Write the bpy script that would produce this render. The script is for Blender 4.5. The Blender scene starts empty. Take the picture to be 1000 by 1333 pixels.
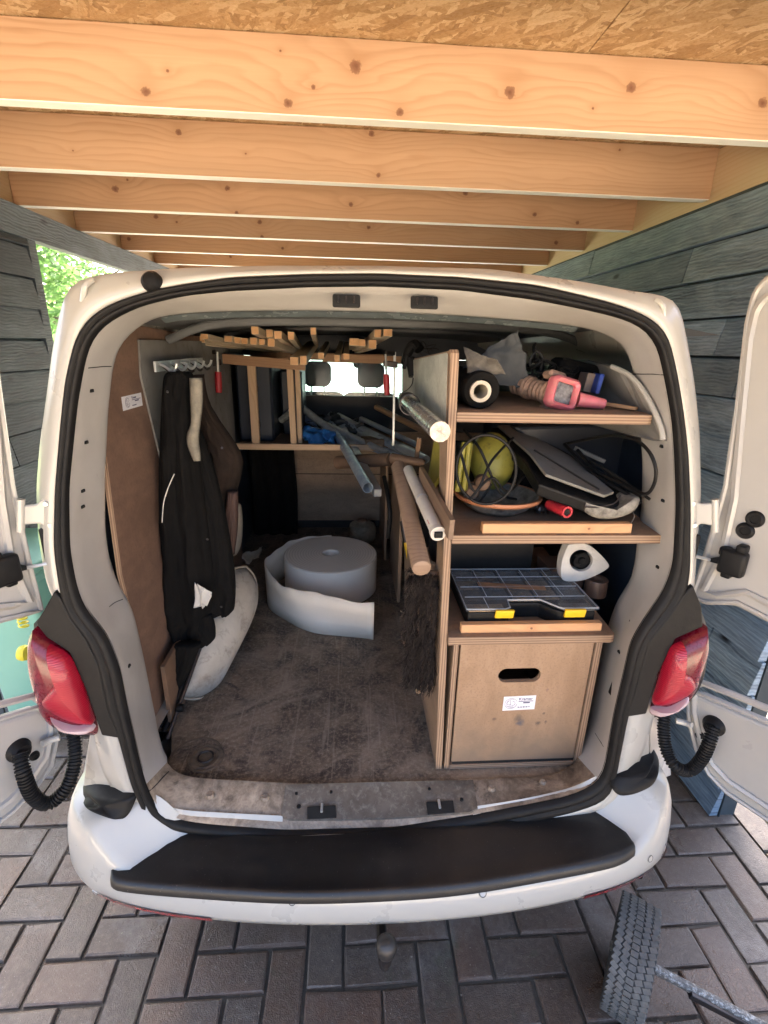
import bpy, bmesh, math, random
from math import sin, cos, pi, radians, sqrt, atan2, exp
from mathutils import Vector, Matrix, Quaternion, noise
random.seed(7)
SC = bpy.context.scene
COL = SC.collection

# ------------------------------------------------------------------ camera
CAM = Vector((-.09, -1.02, 1.80)); FPX = 640.0
YAW, PITCH, ROLL = radians(-4), radians(18.7), radians(1.4)
FW = Vector((-sin(YAW)*cos(PITCH), cos(YAW)*cos(PITCH), -sin(PITCH)))
RT = Vector((cos(YAW), sin(YAW), 0)); UP = RT.cross(FW)
RT2 = cos(ROLL)*RT + sin(ROLL)*UP; UP2 = -sin(ROLL)*RT + cos(ROLL)*UP
cd = bpy.data.cameras.new('camera'); cam = bpy.data.objects.new('camera', cd); COL.objects.link(cam)
cd.sensor_fit = 'HORIZONTAL'; cd.sensor_width = 36; cd.lens = 36*FPX/1000
cd.clip_start = .02; cd.clip_end = 400
M3 = Matrix((RT2, UP2, -FW)).transposed()
cam.matrix_world = Matrix.Translation(CAM) @ M3.to_4x4()
SC.camera = cam

# ------------------------------------------------------------------ light
SUN_EL, SUN_AZ = radians(50), radians(-8)      # azimuth from +Y towards +X
w = bpy.data.worlds.new("World"); SC.world = w; w.use_nodes = True
nt = w.node_tree; nt.nodes.clear()
wo = nt.nodes.new('ShaderNodeOutputWorld'); bg = nt.nodes.new('ShaderNodeBackground')
sk = nt.nodes.new('ShaderNodeTexSky'); sk.sky_type = 'NISHITA'; sk.sun_disc = False
sk.sun_elevation = SUN_EL; sk.sun_rotation = SUN_AZ; sk.air_density = .7; sk.dust_density = 7.0; sk.ozone_density = 0
nt.links.new(sk.outputs[0], bg.inputs[0]); bg.inputs[1].default_value = .125
nt.links.new(bg.outputs[0], wo.inputs[0])
sl = bpy.data.lights.new('sun', 'SUN'); sl.energy = 5.0; sl.angle = radians(.5); sl.color = (1, .90, .74)
so = bpy.data.objects.new('sun', sl); COL.objects.link(so)
sdir = Vector((sin(SUN_AZ)*cos(SUN_EL), cos(SUN_AZ)*cos(SUN_EL), sin(SUN_EL)))
so.rotation_euler = sdir.to_track_quat('Z', 'Y').to_euler()
SC.view_settings.view_transform = 'Standard'; SC.view_settings.look = 'None'
SC.view_settings.exposure = 3.5; SC.view_settings.gamma = 1
SC.view_settings.use_curve_mapping = False
SC.render.engine = 'CYCLES'
SC.cycles.use_denoising = True
SC.cycles.max_bounces = 10; SC.cycles.diffuse_bounces = 6; SC.cycles.glossy_bounces = 4
SC.cycles.transparent_max_bounces = 8; SC.cycles.sample_clamp_indirect = 6
SC.cycles.caustics_reflective = False; SC.cycles.caustics_refractive = False

# ------------------------------------------------------------------ measuring helpers (pixel of the 1000x1333 photo -> point on a real plane)
def ray(x, y):
    return RT2*((x-500)/FPX) + UP2*((666.5-y)/FPX) + FW
def onY(x, y, Y): d = ray(x, y); return CAM + d*((Y-CAM.y)/d.y)
def onZ(x, y, Z): d = ray(x, y); return CAM + d*((Z-CAM.z)/d.z)
def onX(x, y, X): d = ray(x, y); return CAM + d*((X-CAM.x)/d.x)
def onPl(x, y, p, n):
    d = ray(x, y); n = Vector(n); return CAM + d*((Vector(p)-CAM).dot(n)/d.dot(n))
def toPx(p):
    v = Vector(p)-CAM; z = v.dot(FW)
    if z <= .01: return None
    return (500+FPX*v.dot(RT2)/z, 666.5-FPX*v.dot(UP2)/z)

# ------------------------------------------------------------------ materials
class NB:
    def __init__(s, name):
        s.m = bpy.data.materials.new(name); s.m.use_nodes = True
        s.t = s.m.node_tree; s.t.nodes.clear()
        s.out = s.t.nodes.new('ShaderNodeOutputMaterial'); s.b = s.t.nodes.new('ShaderNodeBsdfPrincipled')
        s.t.links.new(s.b.outputs[0], s.out.inputs[0])
        s.tc = s.t.nodes.new('ShaderNodeTexCoord')
    def lk(s, a, b):
        if isinstance(a, (int, float)): b.default_value = a
        elif isinstance(a, (tuple, list)): b.default_value = tuple(a) + ((1,) if len(a) == 3 and len(b.default_value) == 4 else ())
        else: s.t.links.new(a, b)
    def math(s, op, a, b=0, c=0, clamp=False):
        n = s.t.nodes.new('ShaderNodeMath'); n.operation = op; n.use_clamp = clamp
        s.lk(a, n.inputs[0]); s.lk(b, n.inputs[1]); s.lk(c, n.inputs[2]); return n.outputs[0]
    def mapn(s, vec=None, scale=(1, 1, 1), loc=(0, 0, 0), rot=(0, 0, 0)):
        n = s.t.nodes.new('ShaderNodeMapping'); s.lk(vec if vec is not None else s.tc.outputs['Object'], n.inputs[0])
        n.inputs['Scale'].default_value = scale; n.inputs['Location'].default_value = loc; n.inputs['Rotation'].default_value = rot
        return n.outputs[0]
    def noise(s, scale, vec=None, detail=4, rough=.55, dist=0, sc3=None, loc=(0, 0, 0), col=False):
        n = s.t.nodes.new('ShaderNodeTexNoise'); v = vec if vec is not None else s.tc.outputs['Object']
        if sc3 or loc != (0, 0, 0): v = s.mapn(v, sc3 or (1, 1, 1), loc)
        s.lk(v, n.inputs['Vector']); n.inputs['Scale'].default_value = scale; n.inputs['Detail'].default_value = detail
        n.inputs['Roughness'].default_value = rough; n.inputs['Distortion'].default_value = dist
        return n.outputs['Color' if col else 'Fac']
    def vor(s, scale, vec=None, out='Color', feat='F1', sc3=None, loc=(0, 0, 0), rot=(0, 0, 0), rnd=1):
        n = s.t.nodes.new('ShaderNodeTexVoronoi'); n.feature = feat
        v = vec if vec is not None else s.tc.outputs['Object']
        if sc3 or rot != (0, 0, 0) or loc != (0, 0, 0): v = s.mapn(v, sc3 or (1, 1, 1), loc, rot)
        s.lk(v, n.inputs['Vector']); n.inputs['Scale'].default_value = scale; n.inputs['Randomness'].default_value = rnd
        return n.outputs[out]
    def ramp(s, f, pts, interp='LINEAR'):
        n = s.t.nodes.new('ShaderNodeValToRGB'); s.lk(f, n.inputs[0]); e = n.color_ramp.elements; n.color_ramp.interpolation = interp
        while len(e) < len(pts): e.new(.5)
        for el, (p, c) in zip(e, pts):
            el.position = p; el.color = (c, c, c, 1) if isinstance(c, (int, float)) else tuple(c)+(1,)
        return n.outputs[0]
    def mix(s, f, a, b, mode='MIX'):
        n = s.t.nodes.new('ShaderNodeMix'); n.data_type = 'RGBA'; n.blend_type = mode
        s.lk(f, n.inputs[0]); s.lk(a, n.inputs[6]); s.lk(b, n.inputs[7]); return n.outputs[2]
    def sep(s, v=None):
        n = s.t.nodes.new('ShaderNodeSeparateXYZ'); s.lk(v if v is not None else s.tc.outputs['Object'], n.inputs[0]); return n.outputs
    def rand(s):
        n = s.t.nodes.new('ShaderNodeObjectInfo'); return n.outputs['Random']
    def shift(s, amt=30):
        """object coordinates moved by the object's random number, so copies differ"""
        n = s.t.nodes.new('ShaderNodeVectorMath'); n.operation = 'ADD'; s.lk(s.tc.outputs['Object'], n.inputs[0])
        r = s.math('MULTIPLY', s.rand(), amt); c = s.t.nodes.new('ShaderNodeCombineXYZ')
        for i in range(3): s.lk(r, c.inputs[i])
        s.lk(c.outputs[0], n.inputs[1]); return n.outputs[0]
    def bump(s, h, strength=.3, dist=.002):
        n = s.t.nodes.new('ShaderNodeBump'); s.lk(h, n.inputs['Height']); n.inputs['Strength'].default_value = strength
        n.inputs['Distance'].default_value = dist; s.lk(n.outputs[0], s.b.inputs['Normal'])
    def set(s, col=None, rough=None, metal=None, spec=None, coat=None):
        if col is not None: s.lk(col, s.b.inputs['Base Color'])
        if rough is not None: s.lk(rough, s.b.inputs['Roughness'])
        if metal is not None: s.lk(metal, s.b.inputs['Metallic'])
        if spec is not None: s.lk(spec, s.b.inputs['Specular IOR Level'])
        if coat is not None: s.lk(coat, s.b.inputs['Coat Weight']); s.b.inputs['Coat Roughness'].default_value = .08
        return s.m

def grimy(name, col, col2=None, rough=.5, scale=8, amt=.5, metal=0, coat=None, bump=0, bs=60, spec=None, dirt=None, dirtlo=.55, dirthi=.75):
    s = NB(name); col2 = col2 or tuple(c*.6 for c in col)
    v = s.shift()
    f = s.ramp(s.noise(scale, v, 6, .65), [(.35, 0), (.7, 1)])
    c = s.mix(s.math('MULTIPLY', f, amt), col, col2)
    if dirt:
        d = s.ramp(s.noise(scale*2.3, v, 8, .7, .4), [(dirtlo, 0), (dirthi, 1)])
        c = s.mix(s.math('MULTIPLY', d, .8), c, dirt)
    r = s.math('ADD', s.math('MULTIPLY', s.noise(scale*3, v, 4), .25), rough-.12)
    if bump: s.bump(s.noise(bs, v, 5, .6), bump, .002)
    return s.set(c, r, metal, spec, coat)

def timber(name, base, dark, knots=(), freq=170, amp=1.0, u=0, v=2, lit_underside=None, knotcol=(.13, .05, .028), rough=.6, auto=False):
    """pine: growth-ring lines that flow along local axis u and swirl round the knots (u0, v0, r) given in local metres"""
    s = NB(name); o = s.sep(s.tc.outputs['Object']); vec = s.shift() if auto else s.tc.outputs['Object']
    U, V = o[u], o[v]; Wd = o[3-u-v]
    sc = [0, 0, 0]; sc[u] = .9; sc[v] = 5; sc[3-u-v] = 5
    wob = s.noise(1.3, vec, 3, .5, .3, sc3=tuple(sc))
    f = s.math('ADD', s.math('ADD', V, s.math('MULTIPLY', Wd, .6)), s.math('MULTIPLY', wob, .16*amp))
    kmask = None; halo = None
    for (u0, v0, r) in knots:
        du = s.math('MULTIPLY', s.math('SUBTRACT', U, u0), .5); dv = s.math('SUBTRACT', V, v0)
        d = s.math('SQRT', s.math('ADD', s.math('MULTIPLY', du, du), s.math('MULTIPLY', dv, dv)))
        e = s.math('EXPONENT', s.math('MULTIPLY', d, -1/(r*2.6)))
        f = s.math('ADD', f, s.math('MULTIPLY', e, r*3.2))
        d2 = s.math('SQRT', s.math('ADD', s.math('MULTIPLY', s.math('MULTIPLY', du, du), 3.2), s.math('MULTIPLY', dv, dv)))
        km = s.ramp(s.math('DIVIDE', s.math('ADD', d2, s.math('MULTIPLY', s.noise(110, None, 3), r*.7)), r), [(.35, .95), (.85, .65), (1.15, 0)])
        kmask = km if kmask is None else s.math('MAXIMUM', kmask, km)
        h = s.math('EXPONENT', s.math('MULTIPLY', d2, -1/(r*1.3)))
        halo = h if halo is None else s.math('MAXIMUM', halo, h)
    ring = s.math('FRACT', s.math('MULTIPLY', f, freq/3.))
    line = s.ramp(ring, [(0, .05), (.45, .2), (.84, 1), (.92, .45), (1, .05)])
    sc2 = [0, 0, 0]; sc2[u] = 3; sc2[v] = 160; sc2[3-u-v] = 160
    fib = s.noise(1, vec, 4, .6, sc3=tuple(sc2))
    blot = s.noise(2.2, vec, 3, .5)
    irr = s.ramp(s.noise(1.6, vec, 4, .6, .5, sc3=tuple(sc), loc=(3, 1, 2)), [(.3, .15), (.7, .8)])
    c = s.mix(s.math('MULTIPLY', line, s.math('MULTIPLY', irr, .8)), base, dark)
    c = s.mix(s.math('MULTIPLY', fib, .35), c, dark)
    c = s.mix(s.ramp(blot, [(.4, 0), (.8, .35)]), c, tuple(b*.8 for b in base))
    if halo is not None:
        c = s.mix(s.math('MULTIPLY', halo, .6), c, dark)
        c = s.mix(kmask, c, knotcol)
    if lit_underside:
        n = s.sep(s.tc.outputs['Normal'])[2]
        c = s.mix(s.math('LESS_THAN', n, -.7), c, lit_underside)  # bright light from below painted in as a near-white underside
    s.bump(s.math('ADD', s.math('MULTIPLY', line, .5), fib), .25, .0008)
    return s.set(c, rough)

def plywood(name, face, axis=2, layer=.0035, dirt=(.12, .08, .055), dirtamt=.5, fscale=6, edge=((.38, .26, .17), (.19, .12, .075))):
    s = NB(name); v = s.shift(); o = s.sep(); n = s.sep(s.tc.outputs['Normal'])
    fm = s.math('GREATER_THAN', s.math('ABSOLUTE', n[axis]), .8)
    lay = s.math('FRACT', s.math('DIVIDE', s.math('ADD', o[axis], .0005), layer*2))
    ec = s.mix(s.ramp(lay, [(.42, 0), (.5, 1), (.92, 1), (1, 0)]), edge[0], edge[1])
    ec = s.mix(s.math('MULTIPLY', s.noise(30, v, 4), .5), ec, edge[1])
    g = s.noise(fscale, v, 6, .65, .6, sc3=(1, 1, 2.2) if axis != 2 else (1, 3, 1))
    sp = s.noise(120, v, 3, .7)
    fc = s.mix(s.ramp(g, [(.35, 0), (.65, 1)]), face, tuple(c*.72 for c in face))
    fc = s.mix(s.ramp(sp, [(.5, 0), (.75, .55)]), fc, tuple(c*.45 for c in face))
    fc = s.mix(s.math('MULTIPLY', s.ramp(s.noise(3.1, v, 7, .7, .5), [(.5, 0), (.72, 1)]), dirtamt), fc, dirt)
    s.bump(s.noise(90, v, 4), .2, .001)
    return s.set(s.mix(fm, ec, fc), .68)

def glass(name, tint=(1, 1, 1), gl=.08, rough=.02):
    s = NB(name); t = s.t; tr = t.nodes.new('ShaderNodeBsdfTransparent'); tr.inputs[0].default_value = tint+(1,)
    g = t.nodes.new('ShaderNodeBsdfGlossy'); g.inputs['Roughness'].default_value = rough
    mx = t.nodes.new('ShaderNodeMixShader'); mx.inputs[0].default_value = gl
    t.links.new(tr.outputs[0], mx.inputs[1]); t.links.new(g.outputs[0], mx.inputs[2]); t.links.new(mx.outputs[0], s.out.inputs[0])
    return s.m

PAINT = grimy('cream_van_paint', (.41, .405, .375), (.37, .36, .33), .3, 3, .5, coat=.5)
JAMB = grimy('dusty_white_jamb_paint', (.50, .495, .48), (.41, .40, .38), .38, 6, .7, coat=.3, dirt=(.2, .17, .14), dirtlo=.66, dirthi=.8)
DOORP = grimy('white_door_inner_paint', (.38, .375, .36), (.33, .32, .30), .32, 4, .6, coat=.35)
def sill_mat():
    s = NB('dirty_cream_sill'); v = s.tc.outputs['Object']
    a = s.noise(9, v, 8, .72, .5); b = s.noise(45, v, 6, .7)
    f = s.ramp(s.math('ADD', s.math('MULTIPLY', a, .7), s.math('MULTIPLY', b, .3)), [(.40, 0), (.56, .75), (.68, 1)])
    c = s.mix(f, (.38, .31, .235), (.08, .056, .038)); c = s.mix(s.ramp(s.noise(16, v, 6, .7, loc=(3, 0, 0)), [(.60, 0), (.68, .7)]), c, (.04, .028, .02)); s.bump(b, .3, .001)
    return s.set(c, .6)
SILL = sill_mat()
RUBBER = grimy('black_rubber_seal', (.0055, .0055, .006), (.012, .0115, .0105), .6, 20, .7, bump=.2, spec=.25)
BLKPL = grimy('black_plastic', (.007, .007, .0075), (.012, .012, .012), .5, 30, .6, bump=.25, bs=300, spec=.22)
def pad_mat():
    s = NB('scuffed_black_step_plastic'); v = s.tc.outputs['Object']
    sp = s.ramp(s.noise(260, v, 2, .6), [(.70, 0), (.76, 1)])
    d = s.ramp(s.noise(7, v, 8, .7), [(.45, 0), (.8, .5)])
    c = s.mix(d, (.010, .010, .0105), (.036, .032, .029)); c = s.mix(s.math('MULTIPLY', sp, .6), c, (.2, .19, .17))
    s.bump(s.noise(350, v, 3), .25, .0008)
    return s.set(c, s.ramp(s.noise(5, v, 5), [(.3, .28), (.7, .48)]))
PAD = pad_mat()
DARKMET = grimy('dark_metal', (.05, .05, .055), (.1, .07, .05), .45, 20, .6, metal=.8, bump=.2)
STEEL = grimy('galvanised_steel', (.62, .65, .66), (.42, .43, .43), .34, 14, .6, metal=.55, bump=.1)
CHROME = grimy('polished_aluminium_tube', (.80, .80, .78), (.6, .6, .58), .24, 30, .6, metal=.75, bump=.15)
WHITEPL = grimy('dirty_white_plastic', (.62, .61, .57), (.45, .42, .37), .5, 6, .8, dirt=(.2, .17, .13), dirtlo=.6, dirthi=.8)
OFFW = grimy('off_white_aged', (.5, .46, .38), (.35, .3, .24), .6, 15, .8)
HEADL = grimy('dark_grey_headliner', (.12, .13, .14), (.085, .093, .10), .75, 6, .6, bump=.2)
NAVY = grimy('dark_blue_side_trim', (.018, .026, .042), (.012, .016, .024), .45, 5, .7)
LINING_GREY = grimy('grey_board_lining', (.22, .22, .215), (.14, .13, .12), .7, 7, .7, dirt=(.09, .07, .05))
FABBLK = grimy('black_fabric', (.0055, .0053, .0052), (.010, .0095, .009), .95, 12, .7, bump=.5, bs=240, spec=.15)
FABBRN = grimy('brown_black_work_cloth', (.022, .016, .013), (.04, .028, .022), .95, 9, .8, bump=.5, bs=200, spec=.15)
REDPL = grimy('red_plastic', (.5, .025, .04), (.35, .02, .03), .4, 20, .6)
PINKPL = grimy('dusty_pink_plastic', (.62, .16, .2), (.45, .13, .14), .5, 25, .8, dirt=(.42, .3, .22), dirtlo=.5, dirthi=.75)
BEIGEG = grimy('grimy_beige_pink', (.36, .22, .16), (.24, .17, .12), .7, 30, .9, bump=.5, dirt=(.13, .09, .06), dirtlo=.45, dirthi=.65)
YELPL = grimy('yellow_plastic', (.34, .31, .05), (.24, .22, .04), .45, 15, .8, dirt=(.1, .08, .03))
YELCL = grimy('yellow_clip_plastic', (.75, .48, .02), (.7, .42, .02), .4, 15, .4)
BLUEPL = grimy('blue_plastic', (.02, .06, .35), (.02, .04, .2), .4, 25, .7)
BLUEBAG = grimy('blue_crinkled_plastic', (.02, .13, .42), (.03, .2, .5), .3, 18, .7, bump=.5, bs=40)
ORANGER = grimy('orange_brown_rim', (.45, .19, .09), (.3, .14, .08), .55, 20, .8)
SPECK = grimy('speckled_grey_enamel', (.26, .25, .22), (.06, .055, .05), .5, 40, 1.0, bump=.3)
CASEGREY = grimy('dusty_grey_board', (.2, .2, .185), (.13, .125, .11), .6, 8, .7, dirt=(.07, .06, .05))
TARP = grimy('dark_grey_cloth', (.035, .04, .044), (.07, .075, .078), .8, 10, .8, bump=.4, bs=80)
DARKWOOD = grimy('old_grey_brown_wood', (.2, .12, .075), (.11, .07, .045), .7, 9, .8, bump=.4)
BROWNTAPE = grimy('brown_tape', (.16, .09, .06), (.1, .06, .04), .4, 14, .5)
FOAM = grimy('white_packing_foam', (.88, .81, .70), (.74, .69, .60), .5, 3, .7, bump=.25, bs=180)
MINT = grimy('mint_green_plastic', (.22, .50, .40), (.18, .44, .35), .5, 4, .5)
COIL = grimy('yellow_hose_plastic', (.7, .65, .05), (.6, .55, .05), .4, 20, .4)
TYRE = grimy('worn_tyre_rubber', (.07, .072, .072), (.12, .12, .115), .75, 30, .8, bump=.4, dirt=(.02, .02, .02))
PINE = timber('pine_batten', (.62, .37, .19), (.40, .2, .09), auto=True)
PINE_LEN = timber('pine_lumber_stack', (.62, .44, .28), (.42, .26, .14), auto=True)
OLDPINE = timber('old_pine_rail', (.38, .22, .12), (.2, .11, .06), auto=True)
PLATEW = timber('pale_wall_plate_pine', (.60, .47, .31), (.5, .33, .17), u=1, v=2, auto=True)
PLYX = plywood('plywood_side', (.33, .23, .155), 0)
PLYY = plywood('plywood_door_face', (.34, .235, .16), 1)
PLYZ = plywood('plywood_shelf', (.31, .20, .13), 2)
PLYTEAL = plywood('pale_lit_plywood', (.52, .54, .48), 0)
PLYDARK = plywood('red_brown_plywood_lining', (.22, .135, .095), 0, dirt=(.06, .035, .028))
PLYBULK = plywood('tan_plywood_bulkhead', (.36, .25, .165), 1, dirt=(.06, .045, .035))
BRIST = grimy('dark_brown_bristle', (.016, .011, .008), (.07, .048, .034), .8, 90, 1)
PAPER = grimy('white_sticker_paper', (.72, .72, .76), (.66, .66, .70), .5, 10, .5)
INK = grimy('blue_black_ink', (.04, .04, .12), (.03, .03, .1), .6, 10, .2)
BLACKHOLE = grimy('dark_recess', (.006, .006, .006), (.01, .01, .01), .9, 10, .2)
LEAF = None
GLASSM = glass('windscreen_glass', (.80, .93, .92), .06)
CLEARPL = None
# ------------------------------------------------------------------ mesh helpers
def tag(o, label=None, cat=None, group=None, kind=None):
    if label: o['label'] = label
    if cat: o['category'] = cat
    if group: o['group'] = group
    if kind: o['kind'] = kind
    return o
def thing(name, loc, label, cat, group=None):
    o = bpy.data.objects.new(name, None); COL.objects.link(o); o.location = loc; o.empty_display_size = .05
    return tag(o, label, cat, group)
def wloc(o):
    p = Vector((0, 0, 0))
    while o is not None: p = p + o.location; o = o.parent       # parents are never rotated here
    return p
def mk(name, verts, faces, mat, parent=None, smooth=False, rot=None, loc=None, bev=0, bseg=2, sharp=None):
    """mesh from world-space verts (or local verts with loc/rot given); origin at bbox centre"""
    verts = [Vector(v) for v in verts]
    if loc is None:
        lo = Vector([min(v[i] for v in verts) for i in range(3)]); hi = Vector([max(v[i] for v in verts) for i in range(3)])
        loc = (lo+hi)/2; verts = [v-loc for v in verts]
    me = bpy.data.meshes.new(name); me.from_pydata([tuple(v) for v in verts], [], [tuple(f) for f in faces])
    bm = bmesh.new(); bm.from_mesh(me)
    bmesh.ops.recalc_face_normals(bm, faces=bm.faces)
    if bev:
        es = [e for e in bm.edges if len(e.link_faces) == 2 and e.calc_face_angle(0) > .5]
        bmesh.ops.bevel(bm, geom=es, offset=bev, segments=bseg, affect='EDGES', clamp_overlap=True, profile=.5)
    bm.to_mesh(me); bm.free()
    if smooth:
        for p in me.polygons: p.use_smooth = True
        if sharp: me.set_sharp_from_angle(angle=radians(sharp))
    if mat is not None: me.materials.append(mat)
    o = bpy.data.objects.new(name, me); COL.objects.link(o)
    if parent is not None: o.parent = parent; loc = Vector(loc)-wloc(parent)
    o.location = loc
    if rot is not None: o.rotation_mode = 'QUATERNION'; o.rotation_quaternion = rot
    return o
BOXF = [(0, 1, 3, 2), (4, 6, 7, 5), (0, 4, 5, 1), (2, 3, 7, 6), (0, 2, 6, 4), (1, 5, 7, 3)]
def box(name, c, s, mat, parent=None, rot=None, bev=.0015, bseg=1):
    v = [(x*s[0]/2, y*s[1]/2, z*s[2]/2) for x in (-1, 1) for y in (-1, 1) for z in (-1, 1)]
    return mk(name, v, BOXF, mat, parent, rot=rot, loc=Vector(c), bev=bev, bseg=bseg, smooth=bseg > 1, sharp=40)
def box2(name, lo, hi, mat, parent=None, bev=.0015):
    lo, hi = Vector(lo), Vector(hi); return box(name, (lo+hi)/2, hi-lo, mat, parent, bev=bev)
def beam(name, p, q, w, h, mat, parent=None, roll=0, bev=.001):
    """bar from p to q, local X along its length"""
    p, q = Vector(p), Vector(q); d = q-p; r = d.to_track_quat('X', 'Z') @ Quaternion((1, 0, 0), roll)
    return box(name, (p+q)/2, (d.length, w, h), mat, parent, rot=r, bev=bev)
class MB:
    def __init__(s): s.v = []; s.f = []
    def add(s, v, f):
        k = len(s.v); s.v += [Vector(x) for x in v]; s.f += [tuple(i+k for i in q) for q in f]
    def box(s, c, d, rot=None):
        v = [Vector((x*d[0]/2, y*d[1]/2, z*d[2]/2)) for x in (-1, 1) for y in (-1, 1) for z in (-1, 1)]
        if rot: v = [rot @ a for a in v]
        s.add([a+Vector(c) for a in v], BOXF)
    def tube(s, pts, r, seg=8, cap=True, closed=False):
        pts = [Vector(p) for p in pts]; n = len(pts); V = []; F = []
        rr = r if callable(r) else (lambda t: r)
        prev = None
        for i, p in enumerate(pts):
            a = pts[(i-1) % n] if (i > 0 or closed) else p; b = pts[(i+1) % n] if (i < n-1 or closed) else p
            t = (b-a).normalized()
            if prev is None: u = t.orthogonal().normalized()
            else: u = (prev - t*prev.dot(t)).normalized()
            prev = u; w_ = t.cross(u); R_ = rr(i/max(1, n-1))
            for k in range(seg):
                an = 2*pi*k/seg; V.append(p+(u*cos(an)+w_*sin(an))*R_)
        for i in range(n if closed else n-1):
            for k in range(seg):
                j = (i+1) % n; F.append((i*seg+k, i*seg+(k+1) % seg, j*seg+(k+1) % seg, j*seg+k))
        if cap and not closed: F.append(tuple(range(seg-1, -1, -1))); F.append(tuple((n-1)*seg+k for k in range(seg)))
        s.add(V, F)
    def build(s, name, mat, parent=None, smooth=False, bev=0, sharp=35): return mk(name, s.v, s.f, mat, parent, smooth, bev=bev, sharp=sharp)
def spline(pts, n=8):
    pts = [Vector(p) for p in pts]; out = []
    for i in range(len(pts)-1):
        p0 = pts[max(0, i-1)]; p1 = pts[i]; p2 = pts[i+1]; p3 = pts[min(len(pts)-1, i+2)]
        for k in range(n):
            t = k/n; out.append(.5*((2*p1)+(p2-p0)*t+(2*p0-5*p1+4*p2-p3)*t*t+(3*p1-p0-3*p2+p3)*t**3))
    out.append(pts[-1]); return out
def tube(name, pts, r, mat, parent=None, seg=10, smooth=True, n=0):
    m = MB(); m.tube(spline(pts, n) if n else pts, r, seg); return m.build(name, mat, parent, smooth)
def pipe(name, p, q, r, mat, parent=None, wall=.002, seg=20):
    """open pipe with a wall, from p to q"""
    p, q = Vector(p), Vector(q); t = (q-p).normalized(); u = t.orthogonal().normalized(); w_ = t.cross(u); V = []; F = []
    for (pt, R_) in ((p, r), (q, r), (q, r-wall), (p, r-wall)):
        for k in range(seg):
            a = 2*pi*k/seg; V.append(pt+(u*cos(a)+w_*sin(a))*R_)
    for i in range(4):
        for k in range(seg): j = (i+1) % 4; F.append((i*seg+k, i*seg+(k+1) % seg, j*seg+(k+1) % seg, j*seg+k))
    return mk(name, V, F, mat, parent, True, sharp=35)
def rot_z_disc(name, c, prof, mat, parent=None, seg=40, axis='Z', smooth=True, sharp=35):
    """lathe: prof list of (radius, height)"""
    V = []; F = []; n = len(prof)
    for (r, h) in prof:
        for k in range(seg):
            a = 2*pi*k/seg
            p = (r*cos(a), r*sin(a), h)
            if axis == 'Y': p = (r*cos(a), -h, r*sin(a))
            if axis == 'X': p = (h, r*cos(a), r*sin(a))
            V.append(p)
    for i in range(n-1):
        for k in range(seg): F.append((i*seg+k, i*seg+(k+1) % seg, (i+1)*seg+(k+1) % seg, (i+1)*seg+k))
    return V, F
def lathe(name, c, prof, mat, parent=None, seg=40, axis='Z', rot=None, sharp=35):
    V, F = rot_z_disc(name, c, prof, mat, parent, seg, axis)
    return mk(name, V, F, mat, parent, True, rot=rot, loc=Vector(c), sharp=sharp)
def prism(name, poly, off, mat, parent=None, bev=.0015, smooth=False):
    """closed outline of world points pushed by vector off"""
    poly = [Vector(p) for p in poly]; off = Vector(off); n = len(poly)
    V = poly+[p+off for p in poly]; F = [tuple(range(n)), tuple(range(2*n-1, n-1, -1))]+[(i, (i+1) % n, n+(i+1) % n, n+i) for i in range(n)]
    return mk(name, V, F, mat, parent, smooth, bev=bev, sharp=40)
def grid(name, P, mat, parent=None, smooth=True, thick=0, sharp=None, closed=False):
    """P[i][j] rows of points"""
    a, b = len(P), len(P[0]); V = [p for r in P for p in r]; F = []
    for i in range(a-1):
        for j in range(b if closed else b-1):
            k = (j+1) % b; F.append((i*b+j, i*b+k, (i+1)*b+k, (i+1)*b+j))
    o = mk(name, V, F, mat, parent, smooth, sharp=sharp)
    if thick: md = o.modifiers.new('solid', 'SOLIDIFY'); md.thickness = thick; md.offset = 0
    return o
def rrect(w, h, r, n=5):
    out = []
    for cx, cy, a0 in ((w/2-r, h/2-r, 0), (-w/2+r, h/2-r, 90), (-w/2+r, -h/2+r, 180), (w/2-r, -h/2+r, 270)):
        for k in range(n+1): a = radians(a0+90*k/n); out.append((cx+r*cos(a), cy+r*sin(a)))
    return out
def pillow(name, outline, depth, mat, parent=None, back=None, rings=5, power=.5, smooth=True, bulge=1.0):
    """outline of world points; surface swells by vector depth towards the middle; back vector pushes a rear wall"""
    outline = [Vector(p) for p in outline]; n = len(outline); c = sum(outline, Vector())/n; depth = Vector(depth)
    V = []; F = []
    if back is not None: V += [p+Vector(back) for p in outline]
    st = len(V)//n
    for i in range(rings+1):
        t = i/rings*.92; s_ = 1-t
        V += [c+(p-c)*s_+depth*((1-s_**(1/power))**power if s_ < 1 else 0)*bulge for p in outline]
    rows = st+rings+1
    for i in range(rows-1):
        for k in range(n): F.append((i*n+k, i*n+(k+1) % n, (i+1)*n+(k+1) % n, (i+1)*n+k))
    F.append(tuple((rows-1)*n+k for k in range(n)))
    if back is not None: F.append(tuple(range(n-1, -1, -1)))
    return mk(name, V, F, mat, parent, smooth, sharp=60)
def letters(name, body, size, loc, rot, mat, parent, extr=.0003, align='LEFT'):
    c = bpy.data.curves.new(name, 'FONT'); c.body = body; c.size = size; c.extrude = extr; c.align_x = align
    tmp = bpy.data.objects.new(name, c); me = bpy.data.meshes.new_from_object(tmp); bpy.data.objects.remove(tmp); bpy.data.curves.remove(c); me.materials.clear(); me.materials.append(mat)
    for p_ in me.polygons: p_.material_index = 0
    o = bpy.data.objects.new(name, me); COL.objects.link(o); o.parent = parent
    o.location = Vector(loc)-wloc(parent); o.rotation_euler = rot; return o
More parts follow.
